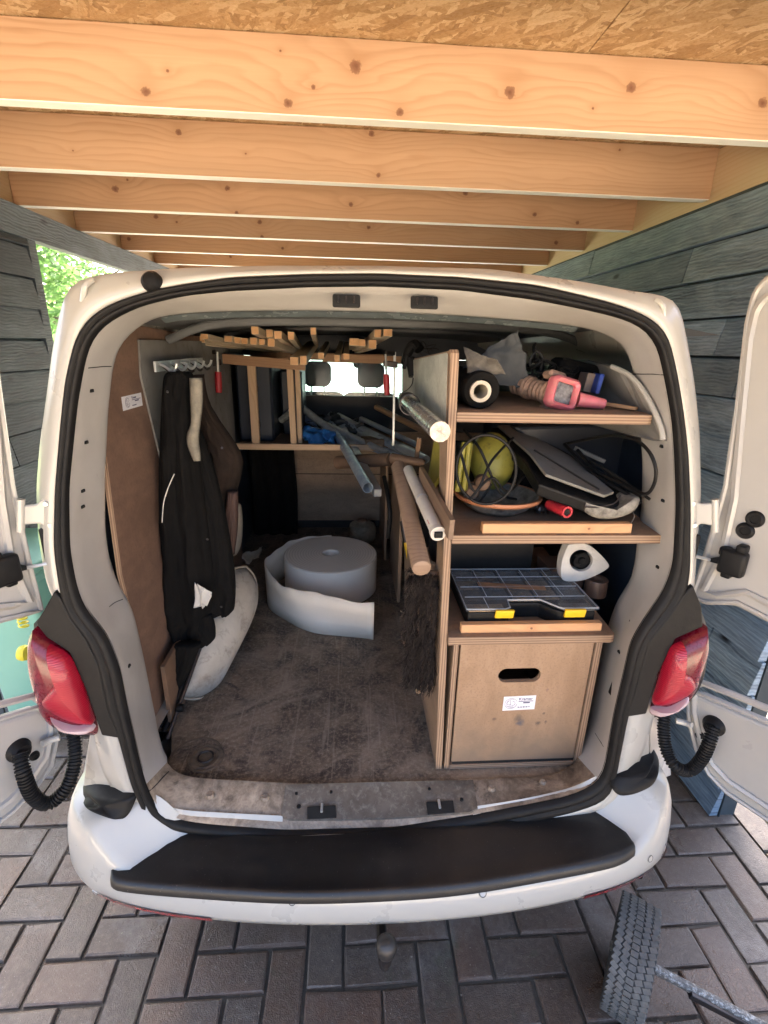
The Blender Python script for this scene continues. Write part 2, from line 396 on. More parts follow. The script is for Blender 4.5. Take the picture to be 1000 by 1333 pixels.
# ================================================================== SETTING
def ground_mat():
    s = NB('sandy_joint_soil'); v = s.tc.outputs['Object']
    c = s.mix(s.noise(40, v, 6), (.04, .034, .028), (.11, .098, .08)); s.bump(s.noise(200, v, 3), .5, .003); return s.set(c, .8)
g = mk('ground', [(-60, -30, 0), (60, -30, 0), (60, 90, 0), (-60, 90, 0)], [(0, 1, 2, 3)], ground_mat()); tag(g, kind='structure')
def brick_mat():
    s = NB('worn_brick_paver'); v = s.shift(50); r = s.rand()
    n1 = s.noise(6, v, 6, .65); n2 = s.noise(60, v, 6, .7); sp = s.noise(300, v, 2, .6)
    base = s.ramp(r, [(0, (.13, .078, .052)), (.35, (.078, .056, .043)), (.6, (.11, .085, .068)), (.85, (.145, .08, .052)), (1, (.08, .062, .05))])
    c = s.mix(s.ramp(n1, [(.35, 0), (.7, .7)]), base, (.065, .055, .048))
    c = s.mix(s.ramp(n2, [(.45, 0), (.78, .5)]), c, (.22, .175, .13))
    c = s.mix(s.ramp(sp, [(.66, 0), (.74, .8)]), c, (.34, .31, .27))
    gp = s.t.nodes.new('ShaderNodeNewGeometry').outputs['Position']
    damp = s.ramp(s.noise(1.5, gp, 5, .6, .4), [(.42, 0), (.58, 1)])
    c = s.mix(s.math('MULTIPLY', damp, .55), c, s.mix(.6, c, (.05, .03, .02)))
    moss = s.ramp(s.noise(7, gp, 6, .7), [(.6, 0), (.72, .7)]); c = s.mix(moss, c, (.07, .075, .045))
    chalk = s.ramp(s.noise(3, gp, 8, .75, loc=(5, 5, 0)), [(.52, 0), (.68, .4)]); c = s.mix(chalk, c, (.27, .25, .235))
    s.bump(s.math('ADD', s.math('MULTIPLY', n2, .7), s.math('MULTIPLY', sp, .6)), .7, .005)
    return s.set(c, s.math('SUBTRACT', s.ramp(n1, [(.3, .3), (.7, .6)]), s.math('MULTIPLY', damp, .14)), spec=.6)
BRICK = brick_mat()
BW, GAP, BT = .112, .009, .05; BL = 2*BW
def brick_mesh(seed):
    rnd = random.Random(seed); bm = bmesh.new()
    bmesh.ops.create_cube(bm, size=1)
    for v in bm.verts: v.co = Vector((v.co.x*(BL-GAP), v.co.y*(BW-GAP), v.co.z*BT-BT/2))
    top = [e for e in bm.edges if all(v.co.z > -.001 for v in e.verts)]
    bmesh.ops.bevel(bm, geom=top, offset=.007, segments=2, affect='EDGES', profile=.6)
    for v in bm.verts:
        v.co += Vector((rnd.uniform(-1, 1), rnd.uniform(-1, 1), rnd.uniform(-.9, .2)))*.0026
    me = bpy.data.meshes.new('brick'); bm.to_mesh(me); bm.free()
    for p in me.polygons: p.use_smooth = False
    me.materials.append(BRICK); return me
BM = [brick_mesh(i) for i in range(5)]
pav = mk('pavement', [(-4, -3, .024), (4, -3, .024), (4, 6.5, .024), (-4, 6.5, .024)], [(0, 1, 2, 3)], ground_mat()); tag(pav, kind='structure')
spots = []
rnd = random.Random(3)
# 90-degree herringbone
for i in range(-50, 70):
    for j in range(-30, 30):
                # unit: horizontal brick then vertical brick, stepping along the diagonal
        bx = i*BW + 2*j*BW; by = i*BW - 2*j*BW
        for kind in (0, 1):
            if kind == 0: cx, cy, a = bx+BW, by+BW/2, 0
            else: cx, cy, a = bx+BW*2.5, by, pi/2
            if -3.2 < cx < 3.2 and -1.6 < cy < 5.2: spots.append((cx, cy, a))
def vis(x, y):
    q = toPx((x, y, .03))
    return q and -25 < q[0] < 1025 and q[1] < 1360 and not (y > .15 and abs(x-.0) < .75)
near = sorted(spots, key=lambda s: (0 if vis(s[0], s[1]) else 1, (s[0]-CAM.x)**2+(s[1]-CAM.y)**2))
single, rest = near[:295], near[295:]
for (x, y, a) in single:
    o = bpy.data.objects.new('brick', rnd.choice(BM)); COL.objects.link(o); o.parent = pav
    dz = rnd.uniform(-.0035, .003)
    o.location = Vector((x, y, .034+dz))-wloc(pav)
    o.rotation_euler = (rnd.uniform(-.008, .008), rnd.uniform(-.014, .014), a+rnd.choice((0, pi))+rnd.uniform(-.012, .012))
mb = MB()
src = [([v.co.copy() for v in m.vertices], [tuple(p.vertices) for p in m.polygons]) for m in BM]
for (x, y, a) in rest:
    V, F = rnd.choice(src); c_, s_ = cos(a), sin(a); dz = rnd.uniform(-.002, .002)
    mb.add([(x+v.x*c_-v.y*s_, y+v.x*s_+v.y*c_, .034+dz+v.z) for v in V], F)
o = mb.build('far_bricks', BRICK, pav); tag(o, 'rest of the brick paving farther under and around the van', kind='stuff')
# lawn outside on the left, gravel forecourt in front
def grass_mat():
    s = NB('lawn'); v = s.tc.outputs['Object']
    return s.set(s.mix(s.noise(3, v, 8), (.05, .11, .02), (.10, .16, .04)), .9)
lawn = mk('lawn', [(-30, 1.5, .03), (-4.0, 1.5, .03), (-4.0, 40, .03), (-30, 40, .03)], [(0, 1, 2, 3)], grass_mat()); tag(lawn, kind='structure')
backd = mk('bounce_driveway', [(-12, -14, .03), (12, -14, .03), (12, -3.01, .03), (-12, -3.01, .03)], [(0, 1, 2, 3)], grimy('pale_bounce_paving', (.56, .47, .36), (.46, .39, .29), .8, 1.5, .6)); tag(backd, kind='structure')  # unseen pale ground added behind the camera to bounce warm sunlight under the roof
forec = mk('bounce_driveway', [(-3.9, 6.5, .02), (14, 6.5, .02), (14, 40, .02), (-3.9, 40, .02)], [(0, 1, 2, 3)], grimy('pale_concrete', (.42, .41, .38), (.34, .33, .3), .8, 1.5, .6)); tag(forec, kind='structure')

# ------------------------------------------------------------------ trees beyond the left opening
def leaf_mat():
    s = NB('leaf'); r = s.noise(2.2, s.tc.outputs['Object'], 4)
    c = s.ramp(r, [(.3, (.09, .18, .05)), (.55, (.14, .27, .08)), (.75, (.20, .33, .11))])
    s.set(c, .6); s.b.inputs['Transmission Weight'].default_value = 0
    t = s.t; tr = t.nodes.new('ShaderNodeBsdfTranslucent'); t.links.new(c, tr.inputs[0]); mx = t.nodes.new('ShaderNodeMixShader'); mx.inputs[0].default_value = .45
    t.links.new(s.b.outputs[0], mx.inputs[1]); t.links.new(tr.outputs[0], mx.inputs[2]); t.links.new(mx.outputs[0], s.out.inputs[0]); return s.m
LEAF = leaf_mat(); BARK = grimy('bark', (.1, .075, .05), (.05, .04, .03), .9, 12, .8, bump=.6)
def tree(x, y, h, rad, label, seed):
    r = random.Random(seed); t = thing('garden_tree', (x, y, 0), label, 'tree', 'trees in the garden beyond the left opening')
    m = MB(); m.tube(spline([(x, y, 0), (x+.1, y, h*.3), (x-.05, y+.1, h*.6), (x, y, h*.85)], 4), lambda q: .13*(1-q*.8), 8)
    for k in range(7):
        a = r.uniform(0, 6.28); z = h*r.uniform(.3, .7)
        m.tube([(x, y, z), (x+cos(a)*rad*.4, y+sin(a)*rad*.4, z+.5), (x+cos(a)*rad*.75, y+sin(a)*rad*.75, z+1)], lambda q: .045*(1-q*.8), 5)
    m.build('trunk', BARK, t, True)
    V = []; F = []
    cl = [(Vector((r.gauss(0, .45)*rad, r.gauss(0, .45)*rad, h*r.uniform(.25, 1))), r.uniform(.3, .6)*rad*.7) for _ in range(34)]
    for _ in range(6000):
        c, q = r.choice(cl); d = Vector((r.gauss(0, 1), r.gauss(0, 1), r.gauss(0, 1))).normalized()*q*r.random()**.4
        p = Vector((x, y, 0))+c+d; s_ = r.uniform(.05, .1)
        u = Vector((r.gauss(0, 1), r.gauss(0, 1), r.gauss(0, .6))).normalized(); w_ = u.orthogonal().normalized()
        k = len(V); V += [p-u*s_, p+w_*s_*.5, p+u*s_, p-w_*s_*.5]; F.append((k, k+1, k+2, k+3))
    mk('crown', V, F, LEAF, t)
tree(-5.6, 7.5, 5.0, 1.9, 'leafy green tree seen through the left opening, nearest the van', 1)
tree(-7.8, 6.0, 4.2, 1.7, 'leafy green tree seen at the left edge of the opening beside the dark boards', 2)
tree(-6.5, 11, 5.4, 2.2, 'taller leafy tree farthest back in the garden', 4)

# ------------------------------------------------------------------ carport roof
roof = thing('carport_roof', (0, 2, 2.4), 'timber carport roof of pine joists under chipboard sheets above the white van', 'roof')
def osb_mat():
    s = NB('osb_strand_board'); v = s.tc.outputs['Object']; col = None
    wn = s.noise(45, v, 3, .6, col=True)
    ad = s.t.nodes.new('ShaderNodeVectorMath'); ad.operation = 'MULTIPLY_ADD'; s.lk(wn, ad.inputs[0]); ad.inputs[1].default_value = (.018, .018, 0); s.lk(v, ad.inputs[2])
    for i, (rot, sc) in enumerate(((.2, (13, 52)), (.85, (15, 58)), (1.6, (12, 50)), (2.3, (16, 60)), (2.9, (14, 64)), (1.2, (18, 70)), (.5, (10, 44)))):
        m1 = s.mapn(ad.outputs[0], (1, 1, 1), (i*.37, i*.11, 0), (0, 0, rot)); m2 = s.mapn(m1, sc+(1,))
        vn = s.vor(1, m2); val = s.sep(vn)[0]
        fib = s.noise(1, s.mapn(m1, (9, 330, 1)), 4, .65)
        val = s.math('ADD', s.math('MULTIPLY', val, .6), s.math('MULTIPLY', fib, .55))
        c = s.ramp(val, [(.15, (.26, .15, .07)), (.4, (.42, .27, .13)), (.65, (.54, .37, .20)), (.85, (.64, .49, .30)), (1, (.74, .60, .40))])
        if col is None: col = c; hh = val
        else:
            k = s.math('GREATER_THAN', s.sep(vn)[1], .58); col = s.mix(k, col, c); hh = s.mix(k, hh, s.math('ADD', val, i*.12))
    e = s.noise(90, v, 5, .75); col = s.mix(s.ramp(e, [(.52, 0), (.8, .5)]), col, (.22, .12, .05))
    s.bump(hh, .8, .004); return s.set(col, s.ramp(e, [(.4, .35), (.6, .7)]))
OSB = osb_mat(); pm0 = grimy('black_sun_block', (.02, .02, .02), (.03, .03, .03), .9, 9, .5)
for k in range(5):
    y0 = -1.15+k*1.29
    for x0, x1 in ((-1.86, .56), (.563, 1.5)): box2('osb_board', (x0, y0, 2.582), (x1, y0+1.286, 2.60), OSB, roof, 0)
box2('sun_block_sheet', (-1.88, -1.15, 2.602), (1.52, 5.27, 2.612), pm0, roof, 0)  # unseen sheet added over the boards to stop sun leaking through their gaps
JY = [-.02, .64, 1.225, 1.81, 2.38, 2.99, 3.6, 4.2, 4.8]
KN = {1: [(190, 119, .011), (375, 134, .011), (463, 86, .015), (408, 113, .006), (521, 146, .01), (664, 120, .014), (822, 114, .013), (993, 134, .013), (218, 92, .004), (365, 66, .003), (772, 141, .003)],
      2: [(232, 172, .010), (484, 174, .010), (493, 228, .008), (807, 195, .005), (320, 200, .003), (95, 196, .003)],
      3: [(150, 246, .014), (296, 245, .011), (308, 277, .009), (457, 266, .01), (606, 251, .011), (696, 279, .01), (752, 290, .009), (166, 234, .005)],
      4: [(203, 282, .012), (338, 289, .012), (341, 308, .01), (480, 296, .01), (724, 316, .012), (230, 289, .006)],
      5: [(168, 311, .012), (368, 323, .01), (560, 318, .01)], 6: [(300, 334, .01), (640, 340, .01)]}
def jmat(i, y):
    kn = []
    for (px, py, r) in KN.get(i, []):
        p = onY(px, py, y); kn.append((p.x-(-.17), p.z-2.49, r*1.7))
    return timber('pine_joist_%s' % 'abcdefghij'[i], tuple(c_*f_ for c_, f_ in zip((.52, .355, .235), [(1, 1, 1), (1.0, 1.0, 1.0), (.95, .93, .9), (1.02, .96, .9), (.92, .9, .88), (1, .95, .9), (1, .95, .88), (1, 1, 1), (1, 1, 1), (1, 1, 1)][i])), (.30, .155, .075), kn, freq=[150, 128, 150, 118, 160, 140, 150, 140, 140, 140][i], lit_underside=(.86, .86, .79))
for i, y in enumerate(JY):
    x0, x1 = -1.72, 1.38
    z0 = 2.4
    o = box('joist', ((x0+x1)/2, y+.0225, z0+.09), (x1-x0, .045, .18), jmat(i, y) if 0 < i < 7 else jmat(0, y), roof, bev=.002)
box2('wall_plate', (-1.79, -1.15, 2.40), (-1.722, 5.2, 2.578), PLATEW, roof)
box2('wall_plate', (1.382, -1.15, 2.385), (1.45, 5.2, 2.578), PLATEW, roof)
for i, y in enumerate(JY):
    if i in (1, 2, 3, 4, 5):
        box2('joist_block', (1.25, y+.05, 2.41), (1.38, y+.09, 2.575), PLATEW, roof)
# fascia trims at the open ends
box2('fascia_board', (-1.85, -1.19, 2.36), (1.5, -1.162, 2.6), PLATEW, roof)
box2('fascia_board', (-1.85, 5.26, 2.36), (1.5, 5.285, 2.6), PLATEW, roof)
pm = grimy('dark_stained_post', (.03, .045, .055), (.06, .08, .09), .7, 6, .8)

# ------------------------------------------------------------------ stained plank walls
def plank_mat(name, a, b, hi):
    s = NB(name); v = s.shift(40); r = s.rand()
    gr = s.noise(1, v, 6, .65, .8, sc3=(1, 3, 55)); bl = s.noise(2.2, v, 6, .65, .7, sc3=(1, .8, 2.0)); fine = s.noise(1, v, 4, .6, sc3=(1, 12, 300))
    wv = s.t.nodes.new('ShaderNodeTexWave'); wv.wave_type = 'BANDS'; wv.bands_direction = 'Z'
    s.lk(s.mapn(v, (1, .55, 1)), wv.inputs[0]); wv.inputs['Scale'].default_value = 22; wv.inputs['Distortion'].default_value = 9; wv.inputs['Detail'].default_value = 3; wv.inputs['Detail Scale'].default_value = .7
    c = s.mix(s.ramp(gr, [(.36, 0), (.66, 1)]), a, b)
    c = s.mix(s.math('MULTIPLY', s.ramp(wv.outputs['Fac'], [(.4, 0), (.9, 1)]), .22), c, hi)
    c = s.mix(s.ramp(bl, [(.4, 0), (.75, .7)]), c, hi)
    c = s.mix(s.ramp(fine, [(.45, 0), (.7, .5)]), c, a)
    kd = s.vor(1, v, 'Distance', sc3=(1, 2.6, 7)); c = s.mix(s.ramp(kd, [(.05, 1), (.12, 0)]), c, (.008, .01, .012))
    c = s.mix(s.math('MULTIPLY', r, .55), c, a)
    s.bump(s.math('ADD', s.math('ADD', gr, s.math('MULTIPLY', wv.outputs['Fac'], .6)), s.math('MULTIPLY', fine, .5)), .6, .003); return s.set(c, .62)
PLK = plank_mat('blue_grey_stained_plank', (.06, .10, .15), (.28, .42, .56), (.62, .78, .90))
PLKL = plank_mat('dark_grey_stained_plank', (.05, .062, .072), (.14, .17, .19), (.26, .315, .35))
def plank_wall(x, side, y0, y1, z1, label, joints, mat, cap=None):
    t = thing('plank_wall', (x, (y0+y1)/2, 0), label, 'wall')
    pitch = .146; n = int(z1/pitch)+1; r = random.Random(int(x*10)+50)
    for k in range(n):
        za = .04+k*pitch; zb = min(za+.1385, z1)
        if zb-za < .03: continue
        js = sorted([y0, y1]+joints(k, r))
        for a, b in zip(js, js[1:]):
            e = .006; wob = r.uniform(-.003, .003)
            # feather-edge: thick at the foot, thin at the head, lapped over the one below
            xs = lambda zt: 0
            pts = [(x, a+e/2, za), (x-side*.034, a+e/2, za+wob), (x-side*.012, a+e/2, zb+wob), (x+side*.002, a+e/2, zb)]
            P = [Vector(p) for p in pts]; off = Vector((0, b-a-e, r.uniform(-.004, .004)))
            prism('plank', P, off, mat, t, bev=.002)
    xa_, xb_ = sorted((x+side*.005, x+side*.009)); box2('sun_block_board', (xa_, y0, .03), (xb_, y1, z1), pm, t, 0)  # board added behind the planks to stop sun leaking through the joints
    py = [y0+.05]
    while py[-1] < y1-.3: py.append(min(py[-1]+1.8, y1-.06))
    for yy in py: xa_, xb_ = sorted((x+side*.0095, x+side*.08)); box2('post', (xa_, yy-.04, 0), (xb_, yy+.04, z1), pm, t, .003)
    if cap: cap(t)
    return t
def jR(k, r): return [[.95, 2.6], [1.7, 3.9], [1.25, 3.2], [.8, 2.2]][k % 4] if k != 4 else [.62, 1.9]
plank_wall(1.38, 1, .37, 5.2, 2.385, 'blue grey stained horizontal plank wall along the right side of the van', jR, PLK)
def capL(t):
    box2('top_rail', (-1.745, -1.1, 2.262), (-1.69, 5.2, 2.398), PLKL, t)
    box2('edge_post', (-1.80, 1.835, 0), (-1.70, 1.90, 2.268), PLKL, t)
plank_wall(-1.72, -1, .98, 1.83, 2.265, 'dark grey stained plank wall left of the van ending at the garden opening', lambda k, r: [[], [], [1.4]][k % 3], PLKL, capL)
# ends of the roof need something to stand on beyond the opening
for (x_, lab) in ((-1.75, 'near left timber post carrying the carport roof'), (1.42, 'near right timber post carrying the carport roof')):
    pn = thing('carport_post', (x_, -.8, 0), lab, 'post'); box2('shaft', (x_-.05, -.85, .0), (x_+.05, -.75, 2.258 if x_ < 0 else 2.384), pm, pn, .004); box2('foot_plate', (x_-.08, -.88, .0), (x_+.08, -.72, .05), STEEL, pn, .002)
pl = thing('carport_post', (-1.75, 5.1, 0), 'far left timber post carrying the carport roof', 'post')
box2('shaft', (-1.8, 5.05, .0), (-1.7, 5.15, 2.268), pm, pl, .004)
box2('foot_plate', (-1.83, 5.02, .0), (-1.67, 5.18, .052), STEEL, pl, .002)
# ================================================================== THE VAN
van = thing('van', (.03, 0, 0), 'white panel van parked under the carport with both rear doors open and tools inside', 'van')
CPX = (495, 700)
def radial(pl, n=240, sm=2):
    """star-shaped traced outline -> n points at even angles round CPX"""
    out = []
    for k in range(n):
        a = 2*pi*k/n; d = (cos(a), sin(a)); best = None
        for i in range(len(pl)):
            x1, y1 = pl[i][0]-CPX[0], pl[i][1]-CPX[1]; x2, y2 = pl[(i+1) % len(pl)][0]-CPX[0], pl[(i+1) % len(pl)][1]-CPX[1]
            ex, ey = x2-x1, y2-y1; det = d[0]*(-ey)+ex*d[1]
            if abs(det) < 1e-9: continue
            t = (x1*(-ey)+ex*y1)/det; u = (d[0]*y1-d[1]*x1)/det
            if t > 0 and -1e-6 <= u <= 1+1e-6 and (best is None or t > best): best = t
        out.append(best)
    for _ in range(sm): out = [(out[k-1]+2*out[k]+out[(k+1) % n])/4 for k in range(n)]
    return [(CPX[0]+r*cos(2*pi*k/n), CPX[1]+r*sin(2*pi*k/n)) for k, r in enumerate(out)]
SO = radial([(69, 714), (71, 638), (78, 554), (84, 495), (97, 441), (108, 421), (122, 407), (143, 394), (168, 386), (200, 376), (240, 369), (300, 360), (400, 356), (490, 355), (600, 360), (700, 370), (760, 384), (810, 397), (846, 412), (862, 424), (872, 441), (882, 484), (891, 540), (897, 592), (900, 664), (899, 754), (892, 782), (875, 805), (849, 830), (836, 872), (827, 906), (820, 926), (812, 965), (804, 1005), (799, 1033), (785, 1046), (740, 1060), (660, 1078), (590, 1090), (500, 1096), (420, 1100), (324, 1100), (260, 1096), (215, 1090), (194, 1076), (184, 1051), (173, 1033), (153, 959), (138, 926), (125, 862), (110, 829), (84, 800), (76, 764)])
SI = radial([(90, 714), (89, 638), (95, 575), (101, 520), (113, 457), (122, 438), (139, 420), (181, 399), (240, 385), (300, 379), (400, 374), (490, 373), (600, 378), (700, 391), (760, 403), (800, 412), (832, 423), (846, 435), (857, 452), (868, 502), (876, 550), (879, 592), (881, 664), (877, 736), (864, 772), (845, 798), (822, 836), (811, 886), (800, 931), (790, 990), (786, 1010), (778, 1022), (740, 1038), (680, 1050), (617, 1062), (516, 1078), (372, 1082), (276, 1075), (235, 1070), (209, 1060), (194, 1036), (184, 1002), (168, 933), (156, 870), (138, 826), (110, 793), (99, 764)])
JI = radial([(137, 689), (137, 617), (141, 533), (147, 478), (152, 458), (162, 441), (185, 422), (205, 412), (240, 408), (300, 405), (400, 404), (500, 406), (600, 411), (700, 419), (760, 426), (796, 437), (814, 452), (823, 477), (830, 515), (834, 556), (837, 610), (836, 664), (831, 705), (825, 754), (807, 780), (797, 805), (791, 825), (783, 860), (770, 920), (762, 960), (752, 990), (735, 1005), (700, 1011), (612, 1014), (564, 1018), (468, 1021), (372, 1019), (276, 1014), (240, 1011), (222, 1002), (212, 984), (199, 918), (189, 867), (182, 834), (174, 800), (166, 780), (153, 760), (143, 735)])
OB = radial([(61, 764), (50, 700), (47, 638), (52, 575), (61, 512), (69, 449), (78, 407), (84, 384), (92, 369), (104, 362), (134, 357), (180, 353), (240, 349), (350, 346), (490, 346), (640, 350), (760, 367), (843, 383), (868, 383), (880, 390), (887, 404), (893, 434), (904, 495), (911, 563), (913, 646), (908, 710), (903, 780), (890, 800), (868, 860), (855, 920), (845, 960), (825, 1010), (812, 1040), (790, 1056), (660, 1086), (500, 1104), (324, 1108), (180, 1096), (165, 1060), (130, 1000), (122, 950), (104, 860), (80, 800)])
def YP(z, off=0): return -.03+.085*(z-.57)+off
def lean(q, off=0):     # point on the leaning rear face
    n = Vector((0, 1, -.085)); return onPl(q[0], q[1], (0, -.03+off, .57), n)
def jpt(q):             # inner edge of the jamb: deep at the sides, shallow at the sill
    f = min(1, max(0, (q[1]-930)/80.)); return onY(q[0], q[1], .22*(1-f)+.07*f)
def lerpq(a, b, t): return (a[0]+(b[0]-a[0])*t, a[1]+(b[1]-a[1])*t)
N = 240
def ringlerp(A, B, t): return [a.lerp(b, t) for a, b in zip(A, B)]
rOB = [lean(q, .035) for q in OB]; rSO = [lean(q) for q in SO]; rSI = [lean(q) for q in SI]; rJ = [jpt(q) for q in JI]
# --- outer skin: gutter edge to seal, then back along the sides and roof
r0 = ringlerp(rSO, rOB, 0); rows = [[p+Vector((0, .02, 0)) for p in ringlerp(rSO, rOB, -.05)], rSO]
rows += [[p-Vector((0, .006, 0)) for p in ringlerp(rSO, rOB, .45)], [p for p in ringlerp(rSO, rOB, .85)], rOB]
mid = sum(rOB, Vector())/N
def back(p, Y, k=1.0):
    x = p.x-.03
    if .45 < p.z < 1.80 and abs(x) > .4: x = math.copysign(max(abs(x)*k, .875-.16*max(0, min(1, (p.z-1.35)/.45))**1.5), x)
    else: x *= k
    return Vector((.03+x, Y, p.z))
rows += [[Vector((.03+(p.x-.03)*1.01, p.y+.02, p.z+.003)) for p in rOB], [back(p, .3, 1.03) for p in rOB], [back(p, 1.0, 1.04) for p in rOB], [back(p, 2.45, 1.04) for p in rOB]]
def skin(name, rows, mat, sharp=None): return grid(name, rows, mat, van, True, closed=True, sharp=sharp)
body = skin('body_shell', rows, PAINT)
# --- rubber seal: two lips
def sealrow(t, d): return [a.lerp(b, t)-Vector((0, d, 0)) for a, b in zip(rSO, rSI)]
skin('door_seal', [sealrow(.06, -.006), sealrow(.08, .003), sealrow(.18, .008), sealrow(.40, .008), sealrow(.46, .001), sealrow(.52, .002), sealrow(.60, .010), sealrow(.76, .012), sealrow(.90, .006), sealrow(.96, -.01)], RUBBER)
# --- jamb (pillars, header) and dirty sill are the same ring split by angle
def jrow(t, e):
    out = []
    for k in range(N):
        q = lerpq(SI[k], JI[k], t); a = rSI[k]; b = rJ[k]
        out.append(onY(q[0], q[1], a.y+(b.y-a.y)*e))
    return out
JR = [[p+Vector((0, .004, 0)) for p in rSI], jrow(.06, .06), jrow(.12, .10), jrow(.35, .33), jrow(.65, .62), jrow(.93, .90), rJ]
JR.append([Vector((p.x*1.02, p.y+.03, p.z+(.01 if p.z > 1.2 else -.01))) for p in rJ])
def issill(k):
    q = JI[k]; return q[1] > 985
ks = [k for k in range(N) if issill(k)]; k0, k1 = ks[0], ks[-1]
upper = [k % N for k in range(k1, k0+N+1)]; lower = list(range(k0, k1+1))
grid('door_jamb', [[r[k] for k in upper] for r in JR], JAMB, van, True)
grid('sill', [[r[k] for k in lower] for r in JR[:-1]], SILL, van, True)
EP = [(0, 0), (.06, .06), (.12, .10), (.35, .33), (.65, .62), (.93, .90), (1, 1)]
def jsurf(x, y):
    a = atan2(y-CPX[1], x-CPX[0]) % (2*pi); k = a/(2*pi)*N; i = int(k) % N; j = (i+1) % N; f = k-int(k)
    qa = lerpq(SI[i], SI[j], f); qb = lerpq(JI[i], JI[j], f); L2 = (qb[0]-qa[0])**2+(qb[1]-qa[1])**2
    t = max(0, min(1, ((x-qa[0])*(qb[0]-qa[0])+(y-qa[1])*(qb[1]-qa[1]))/L2))
    for (t0, e0), (t1, e1) in zip(EP, EP[1:]):
        if t <= t1: e = e0+(e1-e0)*(t-t0)/(t1-t0); break
    ya = rSI[i].y*(1-f)+rSI[j].y*f; yb = rJ[i].y*(1-f)+rJ[j].y*f
    return onY(x, y, ya+(yb-ya)*e)
# pillar fixing holes
for (x, y) in [(132, 508), (127, 576), (125, 640), (125, 657), (173, 860), (845, 581), (844, 657), (836, 735), (802, 846)]:
    k = min(range(N), key=lambda i: (lerpq(SI[i], JI[i], .6)[0]-x)**2+(lerpq(SI[i], JI[i], .6)[1]-y)**2)
    c = JR[2][k].lerp(JR[4][k], .5)-Vector((0, .001, 0))
    box('fixing_hole', c, (.006, .012, .007), BLACKHOLE, van, bev=.001)
for seam in ([(115, 479), (125, 478), (136, 477), (145, 477)], [(822, 487), (836, 487), (850, 487), (864, 488)], [(194, 1030), (203, 1022), (212, 1012), (220, 1004)], [(757, 925), (766, 940), (776, 956), (786, 972)], [(142, 790), (150, 784), (160, 780)]):
    tube('body_seam', [jsurf(x, y)-Vector((0, .0006, 0)) for x, y in seam], .0012, BLKPL, van, 5, n=3)
# header latch holes
def on_jamb(x, y):
    best = None
    for i in range(len(JR)-2):
        for k in range(N):
            for p in (JR[i][k],):
                q = toPx(p); d = (q[0]-x)**2+(q[1]-y)**2
                if best is None or d < best[0]: best = (d, p)
    return best[1]
for (x, y) in [(451, 392), (552.5, 394)]:
    c = lean((x, y), .018)
    r = Quaternion((1, 0, 0), radians(-14))
    s_ = box('latch_plate', c, (.058, .01, .026), BLACKHOLE, van, rot=r, bev=.004, bseg=3)
    for dx in (-.016, .0, .016): box('latch_rib', c+Vector((dx, -.0065, .003)), (.004, .008, .014), DARKMET, s_.parent, rot=r)
# threshold latch plate
def ziptop(a, b): return None
LZ = .588
lp = [(372, 1021), (616, 1015), (620, 1056), (600, 1064), (380, 1072), (368, 1060)]
def sillz(x, y): return jsurf(x, y).z
def sillz_old(x, y):      # the sill falls gently from the floor edge towards the seal
    return .604-.022*min(1, max(0, (y-1018)/58.))
LP = [onZ(x, y, sillz(x, y)+.004) for (x, y) in lp]
plate_m = grimy('dusty_grey_latch_plate', (.12, .10, .08), (.055, .045, .036), .6, 25, .9, bump=.4, dirt=(.22, .2, .17), dirtlo=.5, dirthi=.72)
ptop = [(372+(616-372)*i/24, 1021-(6)*i/24) for i in range(25)]; pbot = [(366+(622-366)*i/24, 1066-10*i/24-(4 if i in (0, 24) else 0)+4*sin(pi*i/24)) for i in range(25)]
rows = []
for t_ in range(9): rows.append([onZ(*lerpq(a, b, t_/8), sillz(*lerpq(a, b, t_/8))+.004) for a, b in zip(ptop, pbot)])
rows = [[p-Vector((0, 0, .006)) for p in rows[0]]]+rows+[[p-Vector((0, .001, .006)) for p in rows[-1]]]
grid('threshold_plate', rows, plate_m, van, True, sharp=40)
def flat_on_sill(name, pts, h, t, mat): return prism(name, [onZ(x, y, sillz(x, y)+h) for x, y in pts], (0, 0, -t), mat, van, bev=.0008)
for poly in ([(400, 1050), (437, 1048), (438, 1064), (400, 1066)], [(555, 1044), (590, 1042), (592, 1057), (557, 1060)]):
    flat_on_sill('striker_recess', poly, .0085, .003, BLACKHOLE)
for (x, y) in [(419, 1052), (572, 1047)]:
    p = onZ(x, y, sillz(x, y)+.012); tube('striker', [p+Vector((0, -.012, .0)), p+Vector((0, .012, .002))], .0035, STEEL, van)
for (x, y, r) in [(389, 1050, .006), (431, 1031, .004), (559, 1027, .004), (601, 1041, .005), (386, 1033, .004)]:
    p = onZ(x, y, sillz(x, y)+.0075); lathe('plate_hole', p, [(0, .002), (r, .002), (r, -.002)], BLACKHOLE, van, seg=12)
for (x, y, r) in [(274, 1035, .011), (345, 1038, .011), (640, 1026, .010), (707, 1018, .009)]:
    p = onZ(x, y, sillz(x, y)+.003); lathe('sill_plug', p, [(0, .004), (r*.7, .005), (r, .001), (r*1.15, -.003)], SILL, van, seg=20)
# cream front lip of the sill, left and right
for row in ([(222, 1051), (245, 1055), (290, 1058), (368, 1062)], [(616, 1050), (680, 1040), (740, 1026), (777, 1010)]):
    a = [onZ(x, y, sillz(x, y)+.004) for x, y in row]; b = [onZ(x, y+11, sillz(x, y+14)+.002) for x, y in row]; c = [p-Vector((0, 0, .008)) for p in b]
    grid('sill_lip', [spline(a, 6), spline(b, 6), spline(c, 6)], PAINT, van)
